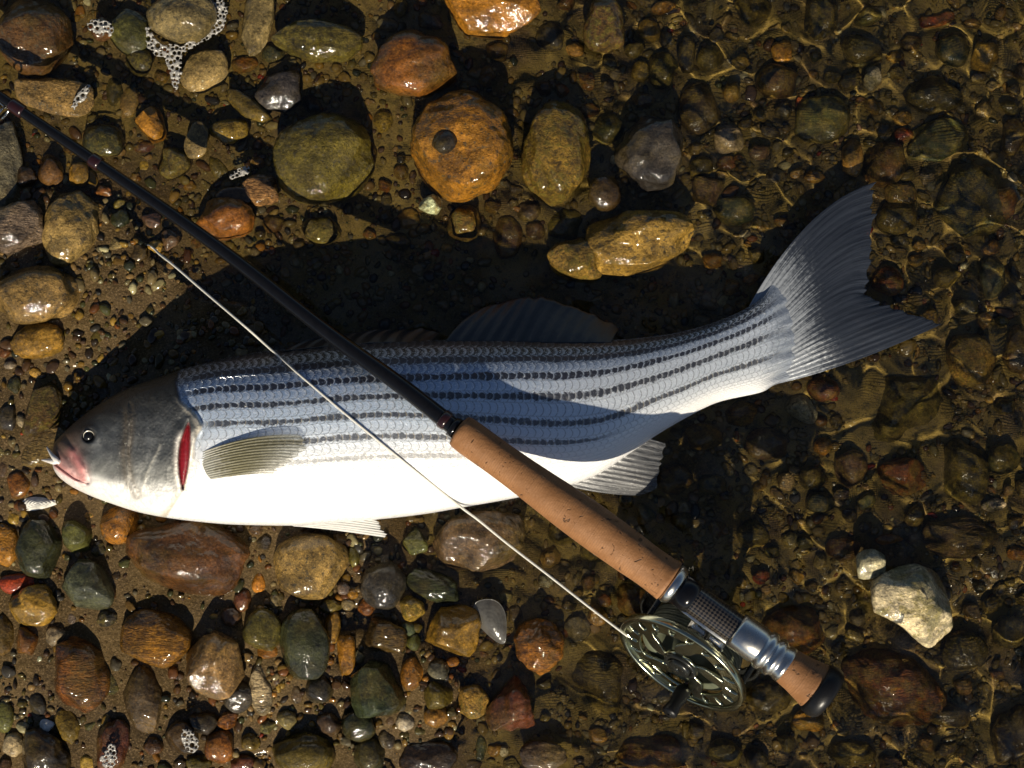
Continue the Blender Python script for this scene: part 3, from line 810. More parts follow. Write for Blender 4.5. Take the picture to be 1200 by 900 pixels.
spots = m.noise(420, 3, .7)
stripe = (b.abs() + (m.noise(330, 3, .7) - .5) * .75 + (slo - .5) * .5 + S.step(2.2, 3.6) * .10 + (t - .55).abs() * .22).step(.50, .32) * G * (1.0 - odd) * (t.step(.02, .22) * .45 + .55) * (t.step(1.0, .88) * .5 + .5) * (spots.step(.15, .45) * .5 + .5)
c = m.mix(stripe.min(.97), c, (.012, .012, .022))
c = m.mix(G * (1.0 - odd) * b.abs().step(.45, .2) * t.step(.84, .97) * spots.step(.3, .55) * .8 * S.step(.8, 1.8), c, m.mix(S.step(2.0, 4.0), (.62, .68, .78), (.42, .34, .20)))  # light gaps in the stripes, with scale sparkle painted as pale ticks
glint = m.noise(900, 2, .8)
c = m.mix(glint.step(.54, .66) * .7 * (1.0 - stripe), c, (.8, .82, .86))  # glints painted into the skin colour as pale flecks
c = m.mix((FXn + (m.noise(1.0, 3, .7, vec=m.vec2(U * .35, S * 9.0)) - .5) * 110.0).step(880, 935), c, (.28, .31, .36))
c = m.mix(HD, c, m.cattr('hcol'))
c = m.mix(HD * m.noise(260, 4, .7).step(.45, .75) * .3, c, (.05, .05, .045))
met = S.step(7.5, 3.5) * .42 * (1.0 - HD) + HD * .12
hgt0 = t.pow(.8) * .8 * (1.0 - HD) + glint * .7 + m.noise(330, 2) * .9
rough = .30 + HD * .10 + glint * .1
m.coat(hgt0, .0018, .9, 1.0 - HD * .4, .12)
m.set(Base_Color=c, Metallic=met, Roughness=rough, Specular_IOR_Level=.5)
hgt = (t.pow(.8) * .8 + (1.0 - b * b * 4.0) * .45) * (1.0 - HD) * S.step(-1.2, -.2)
hgt = hgt + glint * .4 * (1.0 - HD) + m.noise(190, 3) * .5 * (1.0 - HD) + HD * (m.noise(500, 4, .7) * .6 + m.voro(420) * .5 * FXn.step(110, 150) + m.noise(140, 3) * .8)
m.bump(hgt, .0009, .9)
fish_mat = m.m

FBASE = Vector(W(500, 500, -.004))
fish = bpy.data.objects.new('fish', None)
COL.objects.link(fish)
fish.location = FBASE
tag(fish, 'silver striped bass with dark side stripes lying on wet stones', 'fish')


def child(name, mesh, mat, par, loc):
    o = link(name, mesh, mat)
    o.parent = par
    o.matrix_parent_inverse = Matrix.Translation(-Vector(loc))
    return o


body = child('body', fm, fish_mat, fish, FBASE)


def resample(pts, n):
    P = np.array(pts, float)
    d = np.concatenate([[0], np.cumsum(np.linalg.norm(np.diff(P[:, :2], axis=0), axis=1))])
    d /= d[-1]
    # light smoothing through a dense curve
    u = np.linspace(0, 1, n)
    return np.stack([pchip(list(zip(d, P[:, k])))(u) for k in range(P.shape[1])], -1)


def fin_mesh(name, base, mid, tip, rays, nu=None, nv=26, corr=.0005, thick=.0006, ragged=1.5, seed=1):
    """base / mid / tip: lists of (px, py, z) running across the rays"""
    nu = nu or rays * 6
    B, M_, T_ = resample(base, nu), resample(mid, nu), resample(tip, nu)
    r = np.random.default_rng(seed)
    rag = np.interp(np.linspace(0, 1, nu), np.linspace(0, 1, rays * 2 + 1), r.normal(0, ragged, rays * 2 + 1))
    dirv = T_[:, :2] - M_[:, :2]
    dirv /= np.linalg.norm(dirv, axis=1, keepdims=True) + 1e-9
    T_[:, :2] += dirv * rag[:, None]
    C = 2 * M_ - .5 * (B + T_)
    v = np.linspace(0, 1, nv)[:, None, None]
    P = (1 - v)**2 * B[None] + 2 * v * (1 - v) * C[None] + v**2 * T_[None]
    uu = np.linspace(0, 1, nu)
    P[..., 2] += corr * np.sin(uu * rays * 2 * math.pi)[None, :] + .0012 * vnoise(P[..., 0], P[..., 1], 35, seed + 5)
    up = Wn(P[..., 0], P[..., 1], P[..., 2]).reshape(-1, 3)
    lo = up.copy(); lo[:, 2] -= thick
    n = nu * nv
    f1 = grid_faces(nu, nv)[:, ::-1]
    f2 = grid_faces(nu, nv) + n
    i = np.arange(n).reshape(nv, nu)
    rim = np.concatenate([i[0], i[1:, -1], i[-1, ::-1][1:], i[::-1, 0][1:-1]])
    rn = np.roll(rim, -1)
    f3 = np.stack([rim, rn, rn + n, rim + n], -1)
    m_ = mesh_np(name, np.concatenate([up, lo]), np.concatenate([f1, f2, f3]))
    U_ = np.repeat(uu[None], nv, 0).ravel(); V_ = np.repeat(np.linspace(0, 1, nv)[:, None], nu, 1).ravel()
    fattr(m_, 'fu', np.concatenate([U_, U_])); fattr(m_, 'fv', np.concatenate([V_, V_]))
    return m_


def mat_fin(name, rays, web, ray, base, rough=.3, trans=.25, metal=0.0, base_w=.3, regular=.35, clear=0.0):
    m = Mat(name)
    u = m.attr('fu'); v = m.attr('fv')
    w = (u * rays + m.noise(120, 2) * .25)
    rr = (w.fract() - .5).abs()
    streak = m.noise(1.0, 4, .7, vec=m.vec2(u * (rays * 4.0), v * 2.2))
    fine = (streak - .5).abs() * 2.0
    c = m.mix((rr.step(.12, .42) * .35 + streak.step(.35, .65) * .65) * regular + streak.step(.38, .62) * (1.0 - regular), web, ray)
    c = m.mix(fine.step(.3, .5) * v.step(.2, .8) * .45, c, tuple(q * .45 for q in web))
    c = m.mix((v + (streak - .5) * .9 + (m.noise(420, 2) - .5) * .3).step(base_w + .16, base_w - .12) * .9, c, base)
    seg = ((v * 60.0 + m.noise(300) * 2).fract() - .5).abs().step(.38, .5)
    c = m.mix(seg * rr.step(.2, .4) * .35, c, tuple(q * .5 for q in ray))
    m.set(Base_Color=c, Roughness=rough, Metallic=metal)
    m.bump(rr * regular + streak * .9 + m.noise(260, 3) * .6, .00045, .8)
    tr = m.nt.nodes.new('ShaderNodeBsdfTranslucent')
    m.nt.links.new(c, tr.inputs['Color'])
    mx = m.nt.nodes.new('ShaderNodeMixShader'); mx.inputs[0].default_value = trans
    out = m.nt.nodes['Material Output']
    m.nt.links.new(m.b.outputs[0], mx.inputs[1]); m.nt.links.new(tr.outputs[0], mx.inputs[2])
    last = mx.outputs[0]
    if clear:
        tp = m.nt.nodes.new('ShaderNodeBsdfTransparent')
        m2 = m.nt.nodes.new('ShaderNodeMixShader')
        m.nt.links.new((v.step(.25, 1.0) * clear + (1.0 - rr.step(.15, .4)) * clear * .3).s, m2.inputs[0])
        m.nt.links.new(last, m2.inputs[1]); m.nt.links.new(tp.outputs[0], m2.inputs[2])
        last = m2.outputs[0]
    m.nt.links.new(last, out.inputs[0])
    return m.m


tail = fin_mesh('tail_fin',
                [(876, 362, .0085), (892, 378, .0088), (902, 400, .0090), (910, 425, .0088), (914, 449, .0085)],
                [(948, 262, .010), (968, 308, .0135), (972, 352, .0140), (985, 385, .0135), (1004, 422, .010)],
                [(1024, 215, .008), (1021, 282, .010), (1014, 342, .008), (1052, 362, .008), (1103, 380, .006)], 26, nu=210, nv=48, corr=.0001, ragged=2.2, seed=3)
child('tail_fin', tail, mat_fin('tail_fin', 26, (.018, .022, .032), (.040, .048, .066), (.36, .385, .42), .28, .12, .25, .24, .35, .12), fish, FBASE)
pz = lambda x, y, d=.003: (x, y, float(body_z(x, y)) + d)
pect = fin_mesh('pectoral_fin', [pz(238, 529, .001), pz(237, 540, .001), pz(240, 552, .001), pz(247, 562, .001)],
                [pz(295, 513, .003), pz(296, 525, .003), pz(294, 539, .003), pz(290, 556, .0025)],
                [pz(356, 509, .003), pz(360, 518, .003), pz(346, 534, .0028), pz(320, 555, .0025)], 13, nu=110, nv=36, corr=.00018, ragged=3, seed=8)
child('pectoral_fin', pect, mat_fin('pectoral_fin', 13, (.24, .22, .125), (.10, .09, .042), (.50, .49, .43), .35, .25, 0.0, .12, .8, .6), fish, FBASE)
pelv = fin_mesh('pelvic_fin', [(318, 606, .030), (330, 612, .026), (345, 617, .022)], [(385, 602, .027), (386, 612, .024), (388, 621, .019)],
                [(440, 607, .022), (446, 618, .018), (452, 630, .014)], 8, nu=70, nv=24, corr=.0004, seed=9)
child('pelvic_fin', pelv, mat_fin('pelvic_fin', 8, (.62, .62, .60), (.80, .79, .76), (.85, .84, .82), .35, .3), fish, FBASE)
anal = fin_mesh('anal_fin', [(660, 568, .026), (690, 556, .026), (722, 535, .026), (755, 512, .022)],
                [(702, 577, .022), (722, 562, .024), (744, 544, .024), (768, 516, .020)],
                [(752, 581, .014), (768, 572, .018), (773, 552, .018), (780, 520, .017)], 12, nu=100, nv=26, corr=.0002, seed=10)
child('anal_fin', anal, mat_fin('anal_fin', 12, (.07, .073, .08), (.22, .22, .225), (.45, .45, .45), .3, .25, .1, .1, .1, .4), fish, FBASE)
dors = fin_mesh('dorsal_fin', [(520, 402, .046), (580, 402, .045), (650, 403, .042), (716, 402, .038)],
                [(540, 378, .036), (600, 374, .034), (660, 380, .032), (722, 391, .030)],
                [(562, 362, .026), (622, 348, .022), (682, 364, .022), (730, 384, .022)], 12, nu=90, nv=20, corr=.0003, seed=11)
fin_dark = mat_fin('dorsal_fin', 12, (.008, .009, .013), (.014, .016, .02), (.014, .016, .018), .35, .1, 0.0, .1)
child('dorsal_fin', dors, fin_dark, fish, FBASE)
dor1 = fin_mesh('dorsal_fin', [(330, 412, .050), (380, 407, .050), (440, 403, .048), (505, 402, .046)],
                [(345, 403, .042), (400, 396, .040), (455, 391, .038), (510, 395, .038)],
                [(362, 398, .036), (425, 388, .032), (480, 386, .030), (516, 391, .032)], 9, nu=80, nv=14, corr=.001, ragged=2.5, seed=12)
child('dorsal_fin', dor1, fin_dark, fish, FBASE)


def orient(v, c, ax, ay, az):
    return np.asarray(c)[None] + v[:, :1] * np.asarray(ax)[None] + v[:, 1:2] * np.asarray(ay)[None] + v[:, 2:3] * np.asarray(az)[None]


# eye: dark ball with a bright rim
ez = float(body_z(*EYE)) - .0022
n, f = ICO[4]
ev = n * np.array([.0042, .0040, .0034])
em = mesh_np('eye', ev + np.array(W(EYE[0], EYE[1], ez)), f)
eye = child('eye', em, plain('eye_black', (.006, .006, .007), .16, 0, .4, 100, .1), fish, FBASE)


def torus(R_, r_, nR=48, nr=12, a0=0, a1=2 * math.pi, taper=False):
    full = abs(a1 - a0 - 2 * math.pi) < 1e-6
    A = np.linspace(a0, a1, nR, endpoint=not full)
    Bq = np.linspace(0, 2 * math.pi, nr, endpoint=False)
    AA, BB = np.meshgrid(A, Bq, indexing='ij')
    rr = r_ * (np.sin(np.linspace(0, math.pi, nR))[:, None]**.6 if taper else 1.0)
    v = np.stack([(R_ + rr * np.cos(BB)) * np.cos(AA), (R_ + rr * np.cos(BB)) * np.sin(AA), rr * np.sin(BB)], -1).reshape(-1, 3)
    f = grid_faces(nr, nR, wrap=True)
    if full:
        l, a = np.arange(nr) + (nR - 1) * nr, np.arange(nr)
        f = np.concatenate([f, np.stack([l, np.roll(l, -1), np.roll(a, -1), a], -1)])
    return v, f


tv, tf = torus(.0037, .00040, 40, 8, math.radians(10), math.radians(200), True)
iris_mat = plain('iris_silver', (.75, .70, .58), .25, .3)
child('iris', mesh_np('iris', tv + np.array(W(EYE[0], EYE[1], ez + .0022)), tf[:, ::-1]), iris_mat, eye, (0, 0, 0)).matrix_parent_inverse = Matrix.Identity(4)


def tube(pts, radii, nseg=12, sub=1):
    """tube through world points, closed at both ends"""
    P = np.array(pts, float); Rr = np.array(radii, float)
    if sub > 1:
        d = np.concatenate([[0], np.cumsum(np.linalg.norm(np.diff(P, axis=0), axis=1))])
        u = np.linspace(0, d[-1], (len(P) - 1) * sub + 1)
        P = np.stack([pchip(list(zip(d, P[:, k])))(u) for k in range(3)], -1)
        Rr = np.interp(u, d, Rr)
    n = len(P)
    T_ = np.gradient(P, axis=0); T_ /= np.linalg.norm(T_, axis=1, keepdims=True)
    ref = np.array([0, 0, 1.0])
    if abs(T_[0] @ ref) > .95: ref = np.array([1.0, 0, 0])
    A = np.cross(T_, ref); A /= np.linalg.norm(A, axis=1, keepdims=True)
    Bv = np.cross(T_, A)
    ang = np.arange(nseg) / nseg * 2 * math.pi
    v = P[:, None] + Rr[:, None, None] * (np.cos(ang)[None, :, None] * A[:, None] + np.sin(ang)[None, :, None] * Bv[:, None])
    f = grid_faces(nseg, n, wrap=True)
    v = np.concatenate([v.reshape(-1, 3), P[:1], P[-1:]])
    a = np.arange(nseg); b_ = np.roll(a, -1); l = (n - 1) * nseg
    caps = np.concatenate([np.stack([b_, a, np.full(nseg, n * nseg)], -1), np.stack([a + l, b_ + l, np.full(nseg, n * nseg + 1)], -1)])
    return v, f, caps


def tube_mesh(name, pts, radii, nseg=12, sub=1):
    v, f, caps = tube(pts, radii, nseg, sub)
    m_ = bpy.data.meshes.new(name)
    m_.from_pydata(v.tolist(), [], f.tolist() + caps.tolist())
    m_.shade_smooth()
    return m_


# white lip fold at the open mouth
lip_mat = plain('lip_white', (.72, .68, .64), .3, 0, .5, 300, .2, .0003)
child('lip', tube_mesh('lip', [W(70, 543, .036), W(66, 539, .036), W(60, 532, .033), W(55, 524, .028)], [.0012, .0021, .0013, .0005], 10, 5), lip_mat, fish, FBASE)
child('lip', tube_mesh('lip', [W(71, 540, .036), W(64, 541, .035), W(57, 540, .031), (W(49, 539, .026))], [.0010, .0022, .0016, .0005], 10, 5), lip_mat, fish, FBASE)
# red gill showing in the slit
gp = [(220.5, 499), (218.5, 512), (216.8, 526), (215.6, 542), (214.6, 556), (214, 568)]
gw = [.4, 2.2, 4.2, 4.4, 2.8, .4]
gv_ = []
for (x, y), w in zip(gp, gw):
    for k in (-1, -.5, 0, .5, 1):
        zz = float(body_z(x + k * w, y)) - .0018 + .0010 * (1 - k * k)
        gv_.append(W(x + k * w, y, zz))
gmh = mesh_np('gill', np.array(gv_), grid_faces(5, len(gp))[:, ::-1])
child('gill', gmh, plain('gill_red', (.22, .008, .016), .3, 0, .5, 500, .3, .0005), fish, FBASE)
# ------------------------------------------------------------------ the fly rod
def lathe_mesh(name, A, B, prof, nseg=40):
    """prof: (distance along A->B in m, radius in m); keeps u along, v round as attributes"""
    A, B = np.array(A), np.array(B)
    ax = (B - A) / np.linalg.norm(B - A)
    e1 = np.cross(ax, [0, 0, 1.0]); e1 /= np.linalg.norm(e1); e2 = np.cross(ax, e1)
    ang = np.arange(nseg) / nseg * 2 * math.pi
    ring = np.cos(ang)[:, None] * e1 + np.sin(ang)[:, None] * e2
    v = np.concatenate([A + ax * d + ring * max(r_, 1e-5) for d, r_ in prof])
    m_ = mesh_np(name, v, grid_faces(nseg, len(prof), wrap=True)[:, ::-1])
    fattr(m_, 'lu', np.repeat([d for d, _ in prof], nseg))
    fattr(m_, 'lv', np.tile(np.arange(nseg) / nseg, len(prof)))
    return m_


def dense(prof, step=.002):
    f = pchip(prof); n = max(2, int((prof[-1][0] - prof[0][0]) / step))
    return [(float(d), float(f(d))) for d in np.linspace(prof[0][0], prof[-1][0], n)]


RF = np.array(W(536, 503, .0905)); RB = np.array(W(975, 818, .121))
rdir = (RB - RF) / np.linalg.norm(RB - RF)
PXM = np.linalg.norm(RB - RF) / math.hypot(975 - 536, 818 - 503)   # metres on the axis for one photo pixel
rod = bpy.data.objects.new('fly_rod', None)
COL.objects.link(rod)
RBASE = Vector(W(838, 740, .002)); rod.location = RBASE
tag(rod, 'black fly rod with cork grip and metal reel lying across the fish', 'fishing rod')


def mat_cork():
    m = Mat('cork')
    u = m.attr('lu')
    ring = ((u * 78.0 + m.noise(60) * .05).fract() - .5).abs()
    n1 = m.noise(90, 4, .65); n2 = m.noise(420, 4, .7); n3 = m.noise(150, 3, .6, dist=1.0)
    c = m.mix(n1.step(.3, .7), (.20, .088, .030), (.29, .138, .056))
    c = m.mix(((u * 78.0).floor() * .37).sin().step(-1, 1) * .3, c, (.22, .10, .038))
    c = m.mix(ring.step(.45, .5) * .12, c, (.16, .08, .04))
    thin = ((u * 640.0 + n2 * 1.4).fract() - .5).abs().step(.3, .5) * n1.step(.3, .6) * .5
    c = m.mix(thin, c, (.13, .055, .02))
    pits = n3.step(.62, .70)
    c = m.mix(pits * .85, c, (.05, .025, .012))
    c = m.mix(n2.step(.62, .72) * .5, c, (.12, .06, .03))
    m.set(Base_Color=c, Roughness=.62, Specular_IOR_Level=.35)
    m.bump(n2 * .6 - pits * .9 - ring.step(.45, .5) * .1, .0008, .8)
    return m.m


def mat_weave():
    m = Mat('carbon_weave')
    u = m.attr('lu'); v = m.attr('lv')
    a = (u * 190.0 + v * 14.0).fract(); b_ = (u * 190.0 - v * 14.0).fract()
    w = (a.gt(.5) + b_.gt(.5)).mod2()
    c = m.mix(w, (.006, .006, .007), (.055, .045, .035))
    m.set(Base_Color=c, Roughness=.22, Metallic=.2, Coat_Weight=.5, Coat_Roughness=.1)
    m.bump(w, .0002, .5)
    return m.m


cork = mat_cork(); weave = mat_weave()
chrome = plain('chrome_metal', (.62, .60, .55), .22, 1.0, .5, 120, .15)
black_gloss = plain('black_blank', (.005, .005, .006), .14, 0, .3, 300, .3)
rubber = plain('black_rubber', (.007, .007, .008), .35, 0, .25, 200, .2, .0002)
wrap_mat = plain('red_thread', (.018, .005, .005), .2, 0, .6, 500, .3)


def P(d):                          # point on the handle axis, d photo pixels behind the grip front
    return RF + rdir * d * PXM


def px(prof): return [(d * PXM, r_ * PXM) for d, r_ in prof]


def on_axis(name, prof, mat, par=rod, smooth_prof=False, nseg=44):
    pr = px(prof)
    if smooth_prof: pr = dense(pr)
    o = child(name, lathe_mesh(name, RF, RB, pr, nseg), mat, par, RBASE)
    return o


on_axis('grip', [(-1, 8)] + [(0, 16)] + [(2.5, 19.5), (7, 21.2), (20, 21.8), (55, 21.5), (85, 22), (120, 23.4), (160, 25.4), (200, 26.3), (245, 25.8), (280, 24.6), (300, 25.2), (310, 25.8), (312.5, 24.5), (313, 12)], cork, smooth_prof=True)
on_axis('winding_check', [(-8, 9), (-7.5, 13), (-4, 13.5), (0, 13.5), (1, 10)], black_gloss)
on_axis('ring', [(311, 14), (311.2, 24.4), (315, 25), (320, 23.5), (323, 20), (323.2, 14)], chrome)
on_axis('reel_seat', [(318, 8), (318.2, 17.5), (330, 18.2), (420, 18.2), (428, 18.0), (428.2, 8)], weave)
on_axis('hood', [(322, 17.5), (322.3, 21), (338, 20.5), (345, 19.2), (345.3, 17)], black_gloss)
hood = on_axis('locking_hood', [(404, 17.2), (404.3, 20.6), (408, 22.4), (436, 22.8), (439, 21.4), (441, 21.4), (443, 24.2), (446, 24.8), (450, 24.2), (452, 21.2), (455, 21.2), (457, 24), (462, 24.3), (464.5, 21.5), (468, 21), (472, 22.6), (476, 22.6), (478, 19), (478.2, 10)], chrome)
on_axis('butt_cork', [(470, 15), (472, 20), (476, 22), (490, 23.5), (508, 27), (520, 29), (521, 20)], cork, smooth_prof=True)
on_axis('butt_cap', [(516, 20), (516.5, 29.5), (520, 32), (528, 33), (534, 32), (538, 28), (540, 18), (540.5, .5)], rubber)

bl = [(546, 510, .0912), (536, 503, .0905), (470, 452, .0835), (395, 398, .0745), (260, 293, .062), (120, 195, .053), (0, 113, .047), (-90, 50, .043)]
blank = child('blank', tube_mesh('blank', [W(*p) for p in bl], [.0062, .0062, .0058, .0054, .0047, .0041, .0036, .0033], 24, 8), black_gloss, rod, RBASE)


def path_pt(x):
    xs = np.array([p[0] for p in bl][::-1], float)
    return np.array(W(x, float(pchip([(p[0], p[1]) for p in bl[::-1]])(x)), float(pchip([(p[0], p[2]) for p in bl[::-1]])(x))))


for xa, xb, r_ in ((118, 106, .0052), (28, 12, .0050), (-4, -16, .0049), (526, 517, .0070)):
    a, b_ = path_pt(xa), path_pt(xb)
    L = float(np.linalg.norm(b_ - a))
    child('thread_wrap', lathe_mesh('thread_wrap', a, b_, [(0, .003), (.0006, r_ * .95), (.002, r_), (L - .002, r_), (L - .0006, r_ * .95), (L, .003)], 24), wrap_mat, rod, RBASE)
# ring guide bound on under the blank
ga, gb = path_pt(22), path_pt(-10)
gd = (gb - ga) / np.linalg.norm(gb - ga)
side = np.cross(gd, [0, 0, 1.0]); side /= np.linalg.norm(side)
if side[1] > 0: side = -side
drop = side * .75 + np.array([0, 0, -.66])
gc = (path_pt(8)) + drop * .0115
tv, tf = torus(.0062, .0009, 36, 8)
e1, e2 = np.cross(gd, drop), drop
e1 /= np.linalg.norm(e1)
guide = child('guide', mesh_np('guide', orient(tv, gc, e1, e2, gd), tf), chrome, rod, RBASE)
child('guide_foot', tube_mesh('guide_foot', [path_pt(24) + drop * .004, path_pt(17) + drop * .0045, gc + drop * -.0058], [.0006, .0008, .0007], 8, 4), chrome, guide, (0, 0, 0)).matrix_parent_inverse = Matrix.Identity(4)
child('guide_foot', tube_mesh('guide_foot', [path_pt(-10) + drop * .004, path_pt(-3) + drop * .0045, gc + drop * -.0058], [.0006, .0008, .0007], 8, 4), chrome, guide, (0, 0, 0)).matrix_parent_inverse = Matrix.Identity(4)

# ---- the reel hangs under the seat, tilted towards the sun
perp = np.cross(rdir, [0, 0, 1.0]); perp /= np.linalg.norm(perp)
if perp[1] > 0: perp = -perp                     # towards the lower left of the seat
upv = np.cross(perp, rdir)
if upv[2] < 0: upv = -upv
al = math.radians(62)
rad = perp * math.cos(al) - upv * math.sin(al)   # from the seat to the reel
nrm = perp * math.sin(al) + upv * math.cos(al)   # out of the visible face
RC = P(384) + rad * .0660
RR = .0485


def reelpt(v):                                   # v = (along rod, towards ground, out of face)
    return orient(np.asarray(v, float), RC, rdir, rad, nrm)


def ring_solid(r0, r1, k0, k1, n=96, bev=.0006):
    prof = [(r0, k0 + bev), (r0, k1 - bev), (r0 + bev, k1), (r1 - bev, k1), (r1, k1 - bev), (r1, k0 + bev), (r1 - bev, k0), (r0 + bev, k0)]
    a = np.arange(n) / n * 2 * math.pi
    v = np.array([[(r_ * math.cos(t), r_ * math.sin(t), k) for r_, k in prof] for t in a]).reshape(-1, 3)
    m_ = len(prof)
    i = np.arange(n * m_).reshape(n, m_)
    j = np.roll(i, -1, 0)
    f = np.stack([i, np.roll(i, -1, 1), np.roll(j, -1, 1), j], -1).reshape(-1, 4)
    return v, f


def join(parts):
    V_, F_, b0 = [], [], 0
    for v, f in parts:
        V_.append(np.asarray(v)); F_.append(np.asarray(f) + b0); b0 += len(v)
    return np.concatenate(V_), np.concatenate(F_)


def polar_plate(r0, r1, k, thick, hole, nr=70, nt=420, dome=0.0):
    r_ = np.linspace(r0, r1, nr); t = np.arange(nt) / nt * 2 * math.pi
    TT, RRr = np.meshgrid(t, r_, indexing='ij')
    f = grid_faces(nr, nt)
    i = np.arange(nr * nt).reshape(nt, nr); j = np.roll(i, -1, 0)
    f = np.stack([i[:, :-1], i[:, 1:], j[:, 1:], j[:, :-1]], -1).reshape(-1, 4)
    rc = ((RRr[:, :-1] + RRr[:, 1:]) / 2).ravel(); tc = (np.repeat(t[:, None], nr - 1, 1) + math.pi / nt).ravel()
    keep_ = ~hole(rc, tc)
    f = f[keep_]
    kz = k + dome * (1 - (RRr / r1)**2)
    up = np.stack([RRr * np.cos(TT), RRr * np.sin(TT), kz], -1).reshape(-1, 3)
    lo = up.copy(); lo[:, 2] -= thick
    n = len(up)
    e = np.concatenate([f[:, [0, 1]], f[:, [1, 2]], f[:, [2, 3]], f[:, [3, 0]]])
    key = np.sort(e, 1); key = key[:, 0].astype(np.int64) * n + key[:, 1]
    _, inv, cnt = np.unique(key, return_inverse=True, return_counts=True)
    be = e[cnt[inv] == 1]
    walls = np.stack([be[:, 1], be[:, 0], be[:, 0] + n, be[:, 1] + n], -1)
    return np.concatenate([up, lo]), np.concatenate([f, f[:, ::-1] + n, walls])


def wrapa(a): return (a + math.pi) % (2 * math.pi) - math.pi


def spool_holes(r_, t):
    h = np.zeros(len(r_), bool)
    n = 18
    tt = wrapa((t * n) % (2 * math.pi)) / n            # slots round the rim, leaning
    lean = (r_ - .0395) * 6
    x = wrapa((t - lean) * n) / n * .0395
    h |= (np.abs(x) / .0027)**2.2 + (np.abs(r_ - .0395) / .0044)**2.2 < 1
    m_ = 5                                             # curved windows between the spokes
    sp = wrapa((t - (r_ - .02) * 22) * m_) / m_
    h |= (np.abs(sp) < .40 - .05 * np.cos(r_ * 300)) & (r_ > .0135) & (r_ < .0335)
    return h


reel_metal = plain('reel_metal', (.46, .47, .34), .17, 1.0, .5, 160, .25)
reel_dark = plain('reel_dark_metal', (.02, .021, .019), .25, .4, .5, 160, .2)
pv, pf = polar_plate(.004, RR - .001, -.0135, .0022, lambda r_, t: ((np.abs(wrapa(t * 6) / 6) < .33) & (r_ > .016) & (r_ < .040)), 50, 300)
parts = [(pv, pf), ring_solid(RR - .0026, RR, -.0160, -.0095), ring_solid(RR - .0022, RR, .0105, .0135)]
for q in (math.radians(-90), math.radians(-35), math.radians(-145), math.radians(90)):
    c0, s0 = math.cos(q), math.sin(q)
    v, f, caps = tube([(c0 * (RR - .0013), s0 * (RR - .0013), -.012), (c0 * (RR - .0013), s0 * (RR - .0013), .012)], [.0022, .0022], 12)
    parts.append((v, f))
v, f = join(parts)
reel = child('reel', mesh_np('reel', reelpt(v), f), reel_dark, rod, RBASE)
reel['label'] = 'round ported metal fly reel hanging under the black seat'


def sub(name, v, f, mat, smooth=True):
    o = child(name, mesh_np(name, reelpt(v), f, smooth), mat, reel, (0, 0, 0))
    o.matrix_parent_inverse = Matrix.Identity(4)
    return o


v, f = join([polar_plate(.003, RR - .0022, .0145, .0026, spool_holes, 60, 360, dome=.0012), ring_solid(RR - .0032, RR + .0008, .0112, .0168, 120)])
sub('spool', v, f, reel_metal)
v, f = join([ring_solid(.0005, .0085, .0140, .0200, 48, .0012), ring_solid(.0090, .0125, .0140, .0178, 48, .0008)])
sub('drag_hub', v, f, reel_dark)
lines_ = []
for q in range(9):
    tv, tf = torus(.0335 + .0006 * (q % 2), .0012, 72, 8)
    tv[:, 2] += -.0095 + q * .0023
    lines_.append((tv, tf))
lines_.append(ring_solid(.026, .0335, -.0105, .0105))
v, f = join(lines_)
sub('wound_line', v, f, plain('line_backing', (.10, .11, .07), .5))
hx, hy = .014, .029
v, f, caps = tube([(hx, hy, .013), (hx, hy, .016), (hx, hy, .0165), (hx, hy, .020), (hx, hy, .030), (hx, hy, .037), (hx, hy, .0385), (hx, hy, .0392)],
                  [.0030, .0030, .0052, .0058, .0048, .0058, .0052, .001], 24)
sub('handle_knob', v, f, rubber)
# foot that joins reel and seat
fv_ = []
for a_, bb, kk in ((-.030, -.0465, .0045), (-.022, -.0478, .006), (-.012, -.049, .007), (-.005, -.050, .0075), (.005, -.050, .0075), (.012, -.049, .007), (.022, -.0478, .006), (.030, -.0465, .0045)):
    for du, dk in ((-.0012, -1), (-.0012, 1), (.0012, 1), (.0012, -1)):
        fv_.append((a_, bb - .0035 + du, kk * dk))
nst = 8
i = np.arange(nst * 4).reshape(nst, 4)
f1 = np.stack([i[:-1], np.roll(i[:-1], -1, 1), np.roll(i[1:], -1, 1), i[1:]], -1).reshape(-1, 4)
f1 = np.concatenate([f1, i[:1, ::-1], i[-1:]])
stem = []
for bb, wa, wk in ((-.0535, .013, .006), (-.0480, .008, .0045), (-.044, .010, .006), (-.0425, .014, .010)):
    stem += [(-wa, bb, -wk), (wa, bb, -wk), (wa, bb, wk), (-wa, bb, wk)]
k_ = np.arange(16).reshape(4, 4)
f2 = np.stack([k_[:-1], np.roll(k_[:-1], -1, 1), np.roll(k_[1:], -1, 1), k_[1:]], -1).reshape(-1, 4)
f2 = np.concatenate([f2, k_[:1, ::-1], k_[-1:]])
v, f = join([(np.array(fv_), f1), (np.array(stem), f2)])
sub('reel_foot', v, f, chrome, smooth=False)

